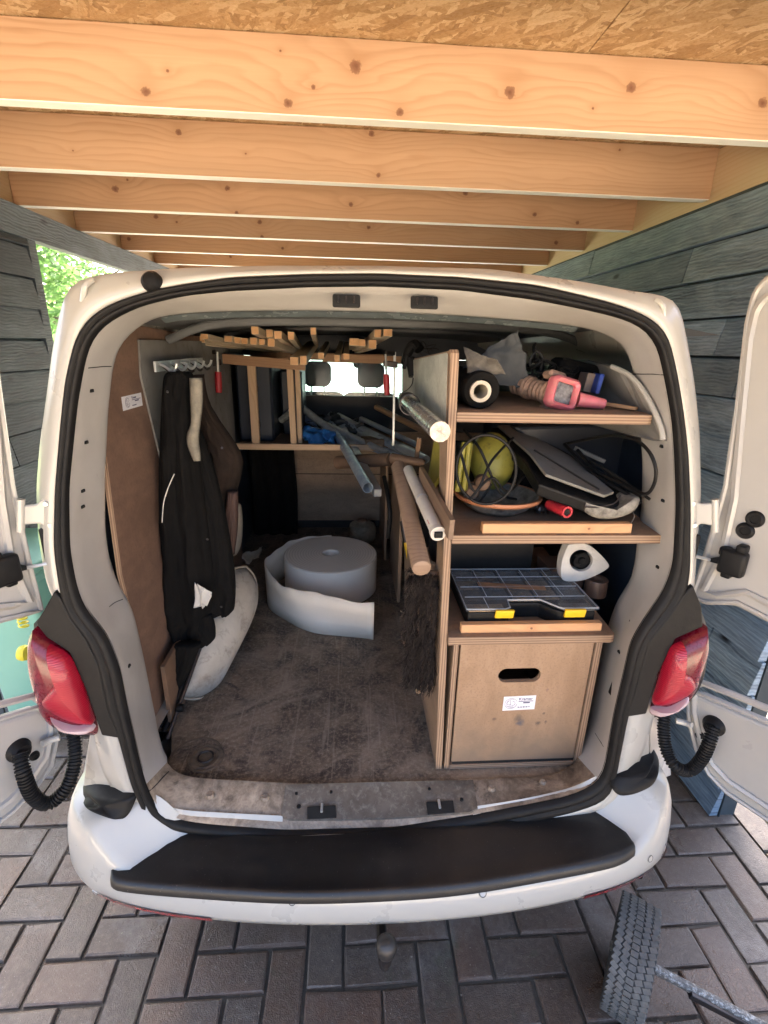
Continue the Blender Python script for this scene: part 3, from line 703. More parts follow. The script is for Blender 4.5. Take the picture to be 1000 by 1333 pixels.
# --- gutter joint steps and roof plug
for (px, py, sgn) in [(112, 372, -1), (862, 398, 1)]:
    c = lean((px, py), .012); tube('gutter_joint', [c+Vector((sgn*-.010, .01, .012)), c+Vector((0, -.002, 0)), c+Vector((sgn*.012, .002, -.03))], .006, PAINT, van, n=5)
pc = lean((198, 367), .005)
lathe('roof_plug', pc, [(0, .016), (.013, .014), (.02, .006), (.022, -.01)], BLKPL, van, seg=24, rot=Vector((0, -1, .4)).to_track_quat('Z', 'Y'))
hp = lean((490, 351), .02)
# --- bumper
PLAN = [(-.79, .62), (-.815, .35), (-.825, .16), (-.815, .03), (-.775, -.045), (-.70, -.105), (-.55, -.155), (-.3, -.192), (0, -.205), (.3, -.192), (.55, -.155), (.70, -.105), (.775, -.045), (.815, .03), (.825, .16), (.815, .35), (.79, .62)]
PL3 = spline([Vector((x+.03+(-.07*(abs(x)/.8)**2 if x < 0 else 0), y, 0)) for x, y in PLAN], 6)
INN = spline([Vector((x*.86+.03, max(y*.3+.02, -.04) if y < .1 else y, 0)) for x, y in PLAN], 6)
def brow(off, z, zc=None, t=0):
    out = []
    for i, (p, q) in enumerate(zip(PL3, INN)):
        a = PL3[max(0, i-1)]; b = PL3[min(len(PL3)-1, i+1)]; tt = (b-a).normalized(); nrm = Vector((tt.y, -tt.x, 0))
        side = max(0, min(1, (abs(p.x-.03)-.62)/.18)); side = side*side*(3-2*side)
        r = p+nrm*off; r = r.lerp(q, t); r.z = z+(zc or 0)*side; out.append(r)
    return out
bump_rows = [brow(-.05, .44), brow(-.015, .443), brow(0, .455), brow(.006, .475, .0), brow(.002, .505, .03), brow(-.006, .53, .06), brow(-.018, .543, .085), brow(-.03, .546, .10), brow(-.03, .548, .11, .35), brow(-.03, .548, .12, .7), brow(-.03, .55, .125, 1)]
grid('bumper', bump_rows, PAINT, van, True)
# black step pad
A = spline([onZ(x, y, .566) for x, y in [(187, 1083), (215, 1093), (324, 1101), (420, 1101), (500, 1096), (590, 1090), (660, 1078), (740, 1062), (789, 1048)]], 6)
B = spline([onZ(x, y, .556) for x, y in [(139, 1136), (152, 1151), (250, 1161), (380, 1168), (500, 1165), (600, 1157), (700, 1141), (800, 1121), (832, 1106)]], 6)
n_ = len(A)
prow = []
for t, dz in ((-.26, -.004), (-.1, .001), (0, .001), (.1, .002), (.5, .001), (.8, .0), (.88, .004), (.95, .002), (1.0, -.006), (1.02, -.02)):
    row = [a.lerp(b, t)+Vector((0, 0, dz)) for a, b in zip(A, B)]
    inset = .0 if t < .5 else .010*((t-.5)/.52)**4
    row = [p+Vector(((1 if i < n_/2 else -1)*inset*(1-min(i, n_-1-i)/6.)**.5 if min(i, n_-1-i) < 6 else 0, 0, 0)) for i, p in enumerate(row)]
    prow.append(row)
for row in prow:
    row.insert(0, row[0]+Vector((-.003, .002, -.012))); row.append(row[-1]+Vector((.003, .002, -.012)))
pad = grid('step_pad', prow, PAD, van, True)
# parking sensors, reflectors
def near_b(px, rowi):
    return min(bump_rows[rowi], key=lambda p: abs((toPx(p) or (9e9, 0))[0]-px))
for (x, y) in [(126, 1158), (372, 1178), (625, 1164), (844, 1119)]:
    best = min(((toPx(p)[0]-x)**2+(toPx(p)[1]-y)**2, i, j) for i, r in enumerate(bump_rows) if 2 <= i <= 8 for j, p in enumerate(r) if toPx(p))
    i, j = best[1], best[2]; p = bump_rows[i][j]; q = bump_rows[i][min(j+1, len(PL3)-1)]; u = bump_rows[i+1][j]
    nn = (q-p).cross(u-p).normalized(); nn = nn if nn.y < 0 or nn.z > .3 else -nn
    if nn.dot(CAM-p) < 0: nn = -nn
    lathe('parking_sensor', p+nn*.0015, [(0, .0015), (.0075, .0015), (.0082, -.0005), (.0096, .0008), (.0102, -.002)], PAINT, van, seg=20, rot=nn.to_track_quat('Z', 'Y'))
    lathe('sensor_ring', p+nn*.0015, [(.0080, .0012), (.0092, .0014), (.0092, -.001)], BLKPL, van, seg=20, rot=nn.to_track_quat('Z', 'Y'))
REFL = grimy('red_reflector', (.32, .02, .03), (.22, .015, .02), .2, 30, .5, coat=.6)
def strip_on_bumper(x0, x1, name):
    js = [j for j, p in enumerate(bump_rows[2]) if x0 <= p.x <= x1]
    rows_ = []
    for i0, f in ((2, .15), (2, .55), (2, 1)):
        rows_.append([bump_rows[i0][j].lerp(bump_rows[i0+1][j], f)+((bump_rows[i0][j]-Vector((.03, .8, .46))).normalized()*.004) for j in js])
    grid(name, rows_, REFL, van)
strip_on_bumper(-.74, -.42, 'rear_reflector'); strip_on_bumper(.48, .80, 'rear_reflector')
# quarter panels between tail lamp, seal and bumper + black corner pads
def quad_panel(name, pts, Ys, mat, th=(0, .03, 0), bev=.004):
    P = [onY(x, y, Y) for (x, y), Y in zip(pts, Ys)]; return prism(name, P, th, mat, van, bev=bev)
quad_panel('quarter_panel', [(118, 944), (158, 942), (182, 1048), (106, 1040)], (.035, .0, -.012, .05), PAINT)
quad_panel('quarter_panel', [(846, 926), (818, 923), (797, 1032), (846, 1008)], (.035, .0, -.012, .05), PAINT)
quad_panel('quarter_panel', [(128, 940), (119, 948), (100, 1050), (116, 1050)], (.04, .16, .17, .045), PAINT)
quad_panel('quarter_panel', [(846, 920), (868, 925), (874, 1010), (848, 1020)], (.04, .16, .17, .045), PAINT)
def soft_pad(pts): P = [onY(x, y, Y) for x, y, Y in pts]; P = spline(P+[P[0]], 5)[:-1]; return pillow('bumper_corner_pad', P, (0, -.022, .006), BLKPL, van, back=(0, .04, .01), rings=6)
soft_pad([(109, 1022, .05), (124, 1031, .01), (152, 1034, -.01), (175, 1035, -.025), (173, 1050, -.035), (160, 1066, -.05), (136, 1061, -.045), (113, 1050, -.02), (106, 1036, .03)])
soft_pad([(801, 1008, -.02), (825, 1003, -.01), (845, 995, .01), (852, 980, .05), (858, 990, .03), (856, 1008, -.01), (844, 1024, -.03), (812, 1036, -.05), (797, 1026, -.04)])
# --- tail lamps
def red_lens():
    s = NB('red_lens'); v = s.tc.outputs['Object']
    wv = s.t.nodes.new('ShaderNodeTexWave'); wv.bands_direction = 'Z'; s.lk(v, wv.inputs[0]); wv.inputs['Scale'].default_value = 60; wv.inputs['Distortion'].default_value = 2
    s.bump(wv.outputs['Fac'], .3, .002); return s.set((.32, .005, .022), .3, coat=.3)
LENS = red_lens(); LENSD = grimy('dark_red_lens', (.17, .006, .018), (.07, .004, .009), .28, 40, .9, coat=.3); LENSW = grimy('clear_lens_strip', (.5, .38, .39), (.5, .35, .36), .2, 40, .6, coat=.6)
def lamp(flip, housing, lens, chevron, strip_):
    hs = [onY(x, y, .05 if i < len(housing) else .05) for i, (x, y) in enumerate(housing)]
    h = pillow('tail_lamp', hs, (0, -.035, 0), BLKPL, van, back=(0, .16, 0), rings=4)
    l_ = pillow('lens', [onY(x, y, .012) for x, y in lens], (0, -.035, .004), LENSD, h, back=(0, .05, 0), rings=6)
    pillow('brake_lens', [onY(x, y, -.006) for x, y in chevron], (0, -.032, .006), LENS, h, back=(0, .012, 0), rings=6)
    pillow('reversing_lens', [onY(x, y, -.012) for x, y in strip_], (0, -.024, .0), LENSW, h, back=(0, .012, 0), rings=4)
def dens(p, n=4): return [(q.x, q.y) for q in spline([Vector((x, y, 0)) for x, y in p+[p[0]]], n)[:-1]]
lamp(0, dens([(44, 812), (60, 797), (80, 795), (110, 826), (128, 862), (140, 920), (157, 950), (140, 957), (120, 960), (96, 955), (60, 930), (44, 880)]),
     dens([(42, 821), (36, 838), (38, 867), (46, 898), (52, 918), (61, 936), (78, 950), (102, 955), (126, 955), (120, 926), (110, 895), (99, 865), (86, 849), (64, 836)]),
     dens([(62, 842), (84, 854), (97, 872), (107, 898), (117, 930), (119, 944), (90, 938), (58, 918), (60, 905), (74, 886), (72, 868)]),
     dens([(64, 930), (90, 941), (118, 946), (120, 952), (100, 951), (76, 945)]))
lamp(1, dens([(900, 784), (915, 800), (922, 830), (918, 875), (905, 905), (880, 925), (850, 934), (832, 926), (836, 880), (848, 835), (874, 800)]),
     dens([(921, 816), (905, 824), (886, 834), (872, 846), (864, 868), (856, 900), (848, 930), (866, 926), (884, 918), (896, 908), (904, 894), (912, 870), (921, 840)]),
     dens([(890, 838), (876, 846), (868, 864), (858, 896), (852, 918), (872, 915), (892, 905), (903, 893), (898, 878), (888, 868)]),
     dens([(850, 924), (872, 918), (893, 906), (897, 908), (884, 918), (866, 926), (850, 931)]))
# black seal-side trims by the lamps
prism('lamp_filler', [lean(q, -.010) for q in [(70, 770), (78, 778), (92, 806), (112, 834), (128, 866), (141, 928), (157, 962), (132, 958), (112, 900), (90, 850), (60, 830), (46, 812), (58, 792)]], (0, .10, 0), BLKPL, van, bev=.004)
prism('lamp_filler', [lean(q, -.010) for q in [(903, 762), (896, 768), (868, 806), (846, 834), (834, 874), (826, 906), (815, 934), (842, 930), (856, 880), (880, 832), (916, 816), (914, 790)]], (0, .10, 0), BLKPL, van, bev=.004)
# --- tow bar
def tow():
    p = Vector((.0, -.25, .46)); q = onY(503, 1233, -.25)
    tube('tow_neck', [Vector((q.x, .1, .30)), Vector((q.x, -.08, .27)), Vector((q.x, -.2, .31)), Vector((q.x, -.25, .40)), Vector((q.x, -.25, q.z))], .014, DARKMET, van, n=6)
    lathe('tow_ball', (q.x, -.25, q.z), [(.001, .027), (.010, .0255), (.018, .02), (.024, .012), (.026, 0), (.024, -.012), (.018, -.02), (.0135, -.024), (.0135, -.04)], grimy('dusty_tow_ball', (.035, .035, .036), (.07, .06, .05), .4, 40, .8, metal=.5), van, seg=28, sharp=80)
    box2('tow_socket', (q.x-.06, -.02, .31), (q.x-.02, .1, .39), BLKPL, van, .006)
tow()
box2('underfloor_light_block', (-.74, -.02, .28), (.8, 3.6, .31), BLKPL, van, .01)  # unseen pan added under the van to block light
box2('rear_valance', (-.45, -.10, .33), (.5, .0, .41), BLKPL, van, .02)
for x in (-.74, .80):
    for y in (.95, 3.7):
        wv_ = lathe('wheel', (x-.09, y, .31), [(.16, .0), (.28, .0), (.305, .02), (.31, .05), (.31, .13), (.305, .16), (.28, .18), (.16, .18), (.15, .16), (.15, .02), (.16, 0)], TYRE, van, seg=40, axis='X')
        lathe('rim', (x, y, .31), [(0, .03), (.05, .04), (.14, .06), (.155, .08), (.155, -.08), (.0, -.06)], STEEL, wv_, seg=30, axis='X')

# --- inside: floor, walls, headliner
def floor_mat():
    s = NB('filthy_load_floor'); v = s.tc.outputs['Object']
    a = s.noise(2.6, v, 9, .72, .6); b = s.noise(7, v, 9, .78, 1.2); c_ = s.noise(80, v, 6, .75)
    c = s.mix(s.ramp(a, [(.36, 0), (.62, 1)]), (.065, .046, .034), (.19, .14, .10))
    c = s.mix(s.ramp(b, [(.47, 0), (.66, .8)]), c, (.27, .21, .15))
    c = s.mix(s.ramp(s.noise(5, v, 7, .7, 1.5, loc=(4, 2, 0)), [(.5, 0), (.62, .85)]), c, (.035, .027, .024))
    c = s.mix(s.ramp(s.noise(2.1, v, 7, .7, 1.4, loc=(9, 2, 0)), [(.50, 0), (.66, .8)]), c, (.30, .24, .18)); c = s.mix(s.ramp(s.noise(1, v, 5, .6, .6, sc3=(60, 3, 1)), [(.58, 0), (.66, .45)]), c, (.32, .26, .2))
    c = s.mix(s.ramp(c_, [(.48, 0), (.68, .8)]), c, (.34, .28, .21))
    c = s.mix(s.ramp(s.vor(75, v, 'Distance'), [(.04, .7), (.10, 0)]), c, (.46, .39, .30))
    # rubbed circular scuffs
    for (x0, y0, r) in ((.10, -.62, .10), (.06, -.72, .15)):
        o = s.sep(v); dx = s.math('SUBTRACT', o[0], x0); dy = s.math('SUBTRACT', o[1], y0)
        d = s.math('SQRT', s.math('ADD', s.math('MULTIPLY', dx, dx), s.math('MULTIPLY', dy, dy)))
        d = s.math('ADD', d, s.math('MULTIPLY', s.math('SUBTRACT', b, .5), .05))
        k = s.math('EXPONENT', s.math('MULTIPLY', s.math('POWER', s.math('DIVIDE', s.math('SUBTRACT', d, r), .012), 2), -1))
        c = s.mix(s.math('MULTIPLY', s.math('MULTIPLY', k, s.ramp(s.noise(6, v, 3), [(.45, 0), (.6, 1)])), .45), c, (.26, .21, .16))
    s.bump(s.math('ADD', s.math('MULTIPLY', b, .8), c_), .5, .003); return s.set(c, s.ramp(a, [(.35, .5), (.65, .75)]))
fl_edge = [rJ[k]+Vector((0, .0, .0)) for k in lower]
P = [Vector((p.x, p.y, .6)) for p in sorted(fl_edge, key=lambda p: p.x)]
P = [Vector((P[0].x-.06, .3, .6))]+P+[Vector((P[-1].x+.06, .3, .6))]
fl = mk('load_floor', P+[(.80, .3, .6), (.80, 2.3, .6), (-.76, 2.3, .6), (-.76, .3, .6)], [tuple(range(len(P)+4))], floor_mat(), van)
# recessed lashing ring, rear left
rc = onZ(268, 987, .603); RINGM = grimy('dirty_tan_ring', (.16, .12, .085), (.05, .04, .03), .6, 40, .9, bump=.4)
lathe('lashing_cup', rc, [(0, .001), (.030, .001), (.034, .004), (.038, .0045), (.044, .001), (.050, .003), (.054, .0)], RINGM, van, seg=36)
tube('lashing_ring', [rc+Vector((.022*cos(a), .022*sin(a), .006)) for a in [i*2*pi/20 for i in range(21)]], .0028, DARKMET, van, seg=6)
lathe('floor_scuff_plate', onZ(255, 985, .6015), [(.07, .0005), (.074, .0018), (.078, .0005)], RINGM, van, seg=40)
# side walls (behind everything) and headliner
LX, RX = -.74, .80
def wall_inner(name, x, mat, y0=.2, y1=2.2): return box2(name, (x-.008 if x < 0 else x, y0, .6), (x if x < 0 else x+.008, y1, 1.74), mat, van, 0)
wall_inner('side_wall', LX-.012, NAVY, .25); wall_inner('side_wall', RX-.02, NAVY, .26)
hl = []
for y in (.235, .5, 1.0, 1.6, 2.2):
    row = []
    for i in range(13):
        t = -1+i/6.; x = .03+t*.80; zz = 1.895-.05*abs(t)**3-.02*(y-.2)*(1 if y < 1 else 1); row.append(Vector((x, y, zz)))
    hl.append(row)
grid('headliner', hl, HEADL, van)
grid('header_trim', [[rJ[k] + Vector((0, .004, -.001)) for k in range(N) if JI[k][1] < 428 and 200 < JI[k][0] < 800], [rJ[k]+Vector((0, .035, -.012)) for k in range(N) if JI[k][1] < 428 and 200 < JI[k][0] < 800]], grimy('pale_blue_grey_trim', (.12, .15, .16), (.06, .07, .07), .25, 9, .9), van)
for y in (.75, 1.35): tube('roof_bow', [Vector((-.7, y, 1.80)), Vector((-.5, y, 1.86)), Vector((.03, y, 1.872)), Vector((.56, y, 1.86)), Vector((.76, y, 1.80))], .014, HEADL, van, n=5)
# left ply lining panel with curved top front corner
pts = [(.235, .66), (.25, 1.0), (.225, 1.2), (.24, 1.5), (.25, 1.70), (.30, 1.79), (.40, 1.845), (1.6, 1.80), (1.6, .605), (.30, .605)]
prism('lining_panel', [Vector((-.722, y, z)) for y, z in pts], (.014, 0, 0), PLYDARK, van, bev=.0008)
prism('upper_lining', [Vector((-.706, y, z)) for y, z in [(.50, 1.70), (.52, 1.80), (1.6, 1.80), (1.6, 1.25), (.62, 1.25)]], (.006, 0, 0), LINING_GREY, van, bev=.0008)
# right grey board with white edge, upper right
LINING_GREY2 = grimy('pale_board_edge', (.38, .38, .36), (.3, .29, .27), .6, 12, .7)
rb = [onY(x, y, Y) for x, y, Y in [(738, 470, .62), (760, 468, .5), (796, 477, .26), (818, 488, .21), (836, 508, .165), (851, 535, .125), (860, 558, .10), (863, 574, .09), (850, 574, .125), (740, 545, .62)]]
prism('corner_board', rb, (.010, 0, 0), LINING_GREY, van, bev=.0008)
edge = [onY(x, y, Y) for x, y, Y in [(796, 477, .26), (818, 488, .205), (836, 508, .16), (851, 535, .12), (860, 558, .095), (862, 572, .085)]]
tube('board_edge_trim', [p+Vector((.0, -.003, 0)) for p in edge], .0065, LINING_GREY2, van, n=5, seg=8)
# bulkhead: ply below, black above, window opening over it
BY = 2.16
box2('bulkhead_board', (-.50, BY, .66), (.80, BY+.015, 1.27), PLYBULK, van)
box2('bulkhead_rail', (-.76, BY+.02, .6), (.80, BY+.06, 1.49), grimy('dirty_dark_bulkhead', (.03, .03, .032), (.02, .018, .016), .6, 6, .8), van)
box2('bulkhead_board_seam', (-.49, BY-.0035, .985), (.60, BY-.001, .989), BLACKHOLE, van, 0)
box2('bulkhead_upper_frame', (-.76, BY+.02, 1.725), (.80, BY+.06, 1.86), NAVY, van)
box2('bulkhead_side_frame', (-.76, BY+.02, 1.492), (-.48, BY+.06, 1.722), NAVY, van)
box2('bulkhead_side_frame', (.42, BY+.02, 1.492), (.80, BY+.06, 1.722), NAVY, van)
box2('bulkhead_window', (-.478, BY+.035, 1.493), (.418, BY+.040, 1.722), glass('bulkhead_glass', (.88, .95, .96), .04, .1), van, 0)
# cab
SEATF = grimy('grey_seat_fabric', (.06, .065, .07), (.04, .045, .05), .9, 20, .6, bump=.3)
def seat(x, wd):
    s0 = pillow('seat', [Vector((x+a, 2.62, 1.16+b)) for a, b in rrect(wd, .62, .09)], (0, -.09, 0), SEATF, van, back=(0, .1, 0))
    hr = pillow('headrest', [Vector((x+a, 2.55, 1.60+b)) for a, b in rrect(.19, .17, .05)], (0, -.035, 0), SEATF, s0, back=(0, .08, 0))
    for d in (-.045, .045): tube('headrest_post', [Vector((x+d, 2.58, 1.45)), Vector((x+d, 2.58, 1.56))], .006, STEEL, s0)
    box2('seat_base', (x-wd/2, 2.6, .55), (x+wd/2, 3.1, .93), SEATF, s0, .04)
seat(-.33, .42); seat(.045, .44); seat(-.56, .2)
box2('dashboard', (-.7, 3.35, .9), (.76, 3.75, 1.30), BLKPL, van, .05)
box2('cab_floor', (-.76, 2.2, .5), (.82, 3.9, .55), BLKPL, van)
ws = [Vector((-.70, 3.25, 1.84)), Vector((.76, 3.25, 1.84)), Vector((.80, 4.0, 1.26)), Vector((-.74, 4.0, 1.26))]
prism('windscreen', ws, (0, .006, .004), GLASSM, van, bev=0)
for x in (-.74, .80): beam('windscreen_pillar', (x, 3.2, 1.86), (x*1.04, 4.02, 1.24), .06, .05, PAINT, van)
grid('cab_roof', [[Vector((.03+t*.78, y, z-.05*abs(t)**3)) for t in [-1+i/5 for i in range(11)]] for y, z in ((2.42, 1.955), (3.0, 1.935), (3.28, 1.885))], PAINT, van, thick=.02)
for s_ in (-1, 1):
    x = .03+s_*.83
    box2('cab_door', (x-.02, 2.46, .45), (x+.02, 3.85, 1.30), PAINT, van, .01)
    P = [Vector((x, 2.46, 1.303)), Vector((x, 3.9, 1.303)), Vector((x, 3.22, 1.83)), Vector((x, 2.46, 1.85))]
    prism('side_window', P, (.005, 0, 0), GLASSM, van, bev=0)
box2('bonnet', (-.76, 4.0, .4), (.82, 4.75, 1.12), PAINT, van, .08)
mr = pillow('rear_view_mirror', [onY(475+a, 473+b, 3.2) for a, b in rrect(30, 12, 5)], (0, -.01, 0), BLKPL, van, back=(0, .03, 0))
# lining sticker
def sticker(parent, corner_fn, wd, ht, square=False):
    """corner_fn(u, v) -> world point on the face; builds card, ring emblem and lettering"""
    P = [corner_fn(0, 0), corner_fn(wd, 0), corner_fn(wd, ht), corner_fn(0, ht)]
    n = (P[1]-P[0]).cross(P[3]-P[0]).normalized()
    if n.dot(CAM-P[0]) < 0: n = -n
    card = prism('sticker', [p+n*.0002 for p in P], n*.0006, PAPER, parent, bev=0)
    m = MB(); c = corner_fn(wd*.24, ht*.5)+n*.0009; ux = (P[1]-P[0]).normalized(); uy = (P[3]-P[0]).normalized(); R_ = ht*.37
    def arc(cx, cy, r, a0, a1, w_): m.tube([c+ux*(cx+r*cos(a))+uy*(cy+r*sin(a)) for a in [radians(a0+(a1-a0)*i/16) for i in range(17)]], w_, 4)
    arc(0, 0, R_, 20, 350, .0005); arc(R_*.1, 0, R_*.8, 60, 300, .0004); arc(-R_*.3, R_*.1, R_*.35, 90, 330, .0005); arc(R_*.3, 0, R_*.38, -120, 100, .0005)
    m.tube([c+ux*(-R_*.1)+uy*R_*.7, c+ux*(-R_*.1)-uy*R_*.5], .0005, 4); m.tube([c-ux*R_*.7-uy*R_*.5, c+ux*R_*.5-uy*R_*.7], .0004, 4)
    for (v0, h_, a, b) in ((.595, .045, .47, .93), (.47, .085, .62, .83)):
        q = [corner_fn(wd*a, ht*v0), corner_fn(wd*b, ht*v0), corner_fn(wd*b, ht*(v0+h_)), corner_fn(wd*a, ht*(v0+h_))]
        m.add([p+n*.0009 for p in q], [(0, 1, 2, 3)])
    m.build('emblem', INK, card)
    rot = Matrix((ux, uy, ux.cross(uy))).transposed().to_euler()
    letters('lettering', 'Kramer', ht*.27, corner_fn(wd*.47, ht*.70)+n*.0012, rot, INK, card)
    letters('lettering', '06 22 80 08 71', ht*.125, corner_fn(wd*.46, ht*.17)+n*.0012, rot, INK, card)
    return card
a = onX(161, 535, -.706); b = onX(184, 511, -.706)
sticker(van, lambda u, v: Vector((-.7075, a.y+u, a.z+v)), abs(b.y-a.y), abs(b.z-a.z))

# --- rear doors, opened outwards
def door(name, sgn, hinge, ang, outline, label, plugs, check, thick=.045):
    a = radians(ang); u = Vector((sgn*cos(a), -sin(a), 0)); n = Vector((sgn*sin(a), cos(a), 0))   # n: away from the camera side
    if n.dot(CAM-Vector(hinge)) > 0: inw = n
    else: inw = -n
    pl = lambda x, y, o=0: onPl(x, y, Vector(hinge)+inw*o, inw)
    P = [Vector(hinge)+u*a_+Vector((0, 0, z-hinge[2])) for a_, z in outline]
    P = [(P[i]) for i in range(len(P))]
    d = prism(name, P, -inw*thick, DOORP, van, bev=.008)
    for p in d.data.polygons: pass
    if label: d['label'] = label
    # folded flange bead round the inner edge, inset panel
    m = MB(); cen = sum(P, Vector())/len(P)
    m.tube([p+(cen-p).normalized()*.014+inw*.003 for p in P], .006, 6, closed=True); m.build('flange_bead', DOORP, d, True)
    m = MB(); m.tube([p+(cen-p).normalized()*.05+inw*.002 for p in P], .009, 6, closed=True); m.build('inner_pressing', DOORP, d, True)
    return d, pl, inw
# outline in (distance from hinge, height); notch round the tail lamp
def arc_pts(cx, cz, rx, rz, a0, a1, n=6): return [(cx+rx*cos(radians(a0+(a1-a0)*i/n)), cz+rz*sin(radians(a0+(a1-a0)*i/n))) for i in range(n+1)]
OUTR = [(-.068, 1.17), (-.062, 1.30), (-.056, 1.50), (-.07, 1.70), (-.09, 1.88)]+arc_pts(-.045, 1.93, .045, .05, 180, 90)+[(.1, 1.99), (.3, 1.995), (.72, 1.995), (.72, .66), (.14, .66), (.09, .68), (.045, .73), (.01, .80), (-.01, .87), (.01, .90), (.09, .91), (.17, .92), (.24, .94), (.29, .99), (.31, 1.06), (.28, 1.14), (.2, 1.18), (.11, 1.185), (.04, 1.195), (-.03, 1.165)]
dr, pr, inr = door('rear_door', 1, (.86, .06, 1.3), 60, OUTR, 'right rear door swung open with black plugs and check strap holder', None, None)
OUTL = [(-.02, 1.17), (-.02, 1.30), (-.02, 1.50), (-.03, 1.70), (-.045, 1.88)]+arc_pts(.0, 1.93, .045, .05, 180, 90)+[(.1, 1.99), (.3, 1.995), (.72, 1.995), (.72, .69), (.15, .69), (.09, .71), (.045, .74), (.02, .80), (.01, .87), (.04, .925), (.12, .95), (.19, .96), (.26, .98), (.3, 1.03), (.3, 1.1), (.25, 1.16), (.17, 1.18), (.07, 1.185), (.02, 1.175)]
dl, pq, inl = door('rear_door', -1, (-.84, .06, 1.3), 60, OUTL, 'left rear door swung open, cropped by the edge of the picture', None, None)
def plug(d, pl, inw, x, y, rx, mat=BLKPL):
    lathe('door_plug', pl(x, y, .002), [(0, .003), (rx*.45, .003), (rx*.5, .006), (rx*.8, .0065), (rx, .003), (rx*1.08, 0), (rx*1.08, -.004)], mat, d, seg=28, rot=inw.to_track_quat('Z', 'Y'))
plug(dr, pr, inr, 983, 676, .019); plug(dr, pr, inr, 970, 691, .019)
plug(dr, pr, inr, 911, 957, .011)
plug(dl, pq, inl, 45, 984, .011)
def check(d, pl, inw, x, y, bx, by, sg):
    c = pl(x, y, .006)
    h = box('check_holder', c+inw*.012, (.058, .066, .030), BLKPL, d, rot=inw.to_track_quat('Z', 'Y'), bev=.009, bseg=3)
    for dx, dy in ((-12, -14), (10, -16), (-10, 15)):
        p = pl(x+dx*sg, y+dy, .012); box('holder_lug', p, (.022, .022, .03), BLKPL, h.parent, rot=inw.to_track_quat('Z', 'Y'), bev=.005, bseg=2)
    m = MB(); p0 = pl(x-sg*16, y-1, .016); p1 = pl(x-sg*32, y-2, .012)
    m.tube([p0, p1], lambda t: .012*(1-t*.6), 10); m.build('check_boot', BLKPL, d, True)
    q = lean((bx, by), .02)
    tube('check_strap', [p1, q], .0042, STEEL, van, seg=8)
check(dr, pr, inr, 957, 731, 897, 722, 1); check(dl, pq, inl, 2, 741, 78, 731, -1)
for (x, y, sx) in ((900, 722, 1), (63, 716, -1)):
    c = lean((x, y), .03); box('check_cover', c, (.016, .02, .11), BLKPL, van, bev=.004, bseg=2)
# hinges
def hinge(pts, Y0, Y1, boltpx):
    P = [lean((x, y), .012) for x, y in pts]; h = prism('door_hinge', P, (0, .012, 0), PAINT, van, bev=.004)
    for (x, y) in boltpx: lathe('hinge_bolt', lean((x, y), .006), [(0, .003), (.005, .003), (.007, 0), (.007, -.004)], STEEL, h, seg=12, rot=Vector((0, -1, 0)).to_track_quat('Z', 'Y'))
    return h
hl_ = hinge([(24, 659), (46, 657), (56, 648), (70, 652), (70, 684), (66, 694), (52, 682), (26, 684)], 0, 0, [(60, 656), (66, 684)])
hr_ = hinge([(934, 655), (914, 656), (902, 650), (896, 655), (897, 680), (903, 690), (914, 682), (934, 686)], 0, 0, [(902, 656), (904, 684)])
for (x, y0, y1) in ((27, 650, 692), (931, 650, 692)):
    tube('hinge_knuckle', [lean((x, y0), .012), lean((x, y1), .012)], .0085, PAINT, van, seg=12)
def hinge2(x, y, sg):
    c = lean((x, y), .03); tube('door_hinge', [c, c+Vector((sg*.02, -.01, .0)), c+Vector((sg*.028, -.025, .004))], .008, PAINT, van, n=4)
hinge2(78, 960, -1); hinge2(880, 938, 1)
# corrugated cable conduits
def conduit(px, name, d_):
    pl_, iw_ = (pq, inl) if d_ == 'L' else (pr, inr)
    pts = spline([pl_(x, y, Y) if Y >= .0 and f else onY(x, y, Y) for x, y, Y, f in px], 14); m = MB(); L = 0; acc = [0]
    for a, b in zip(pts, pts[1:]): L += (b-a).length; acc.append(L)
    fine = []; n = int(L/.0016)
    j = 0
    for i in range(n+1):
        s_ = L*i/n
        while j < len(acc)-2 and acc[j+1] < s_: j += 1
        f = (s_-acc[j])/max(1e-9, acc[j+1]-acc[j]); fine.append(pts[j].lerp(pts[j+1], f))
    m.tube(fine, lambda t: 0.0150+.0022*(1 if sin(t*L/.0075*2*pi) > 0 else -1)*.8, 18)
    return m.build(name, BLKPL, van, True, sharp=50)
c1 = conduit([(92, 940, .06, 0), (97, 965, .03, 0), (97, 995, .0, 0), (86, 1026, -.03, 0), (63, 1046, .06, 1), (43, 1036, .055, 1), (31, 1008, .045, 1), (26, 980, .02, 1)], 'cable_conduit', 'L')
c2 = conduit([(866, 920, .07, 0), (864, 950, .04, 0), (868, 978, .01, 0), (880, 998, -.02, 0), (897, 1003, .05, 1), (912, 990, .05, 1), (923, 968, .04, 1), (929, 946, .02, 1)], 'cable_conduit', 'R')
for (x, y, d, pl, inw) in ((25, 977, dl, pq, inl), (929, 945, dr, pr, inr)):
    lathe('conduit_collar', pl(x, y, .004), [(0, .018), (.018, .018), (.022, .012), (.024, .004), (.028, .0), (.028, -.004)], BLKPL, d, seg=24, rot=inw.to_track_quat('Z', 'Y'))
# ================================================================== CONTENTS OF THE VAN
Yc = .111
def XP(z): return .147+(1.796-z)*.029       # right face of the leaning upright
# ------------------------------------------------------------------ shelving unit
unit = thing('shelving_unit', (.4, .4, .6), 'plywood shelving unit right of the load floor with open shelves over a cupboard', 'shelving')
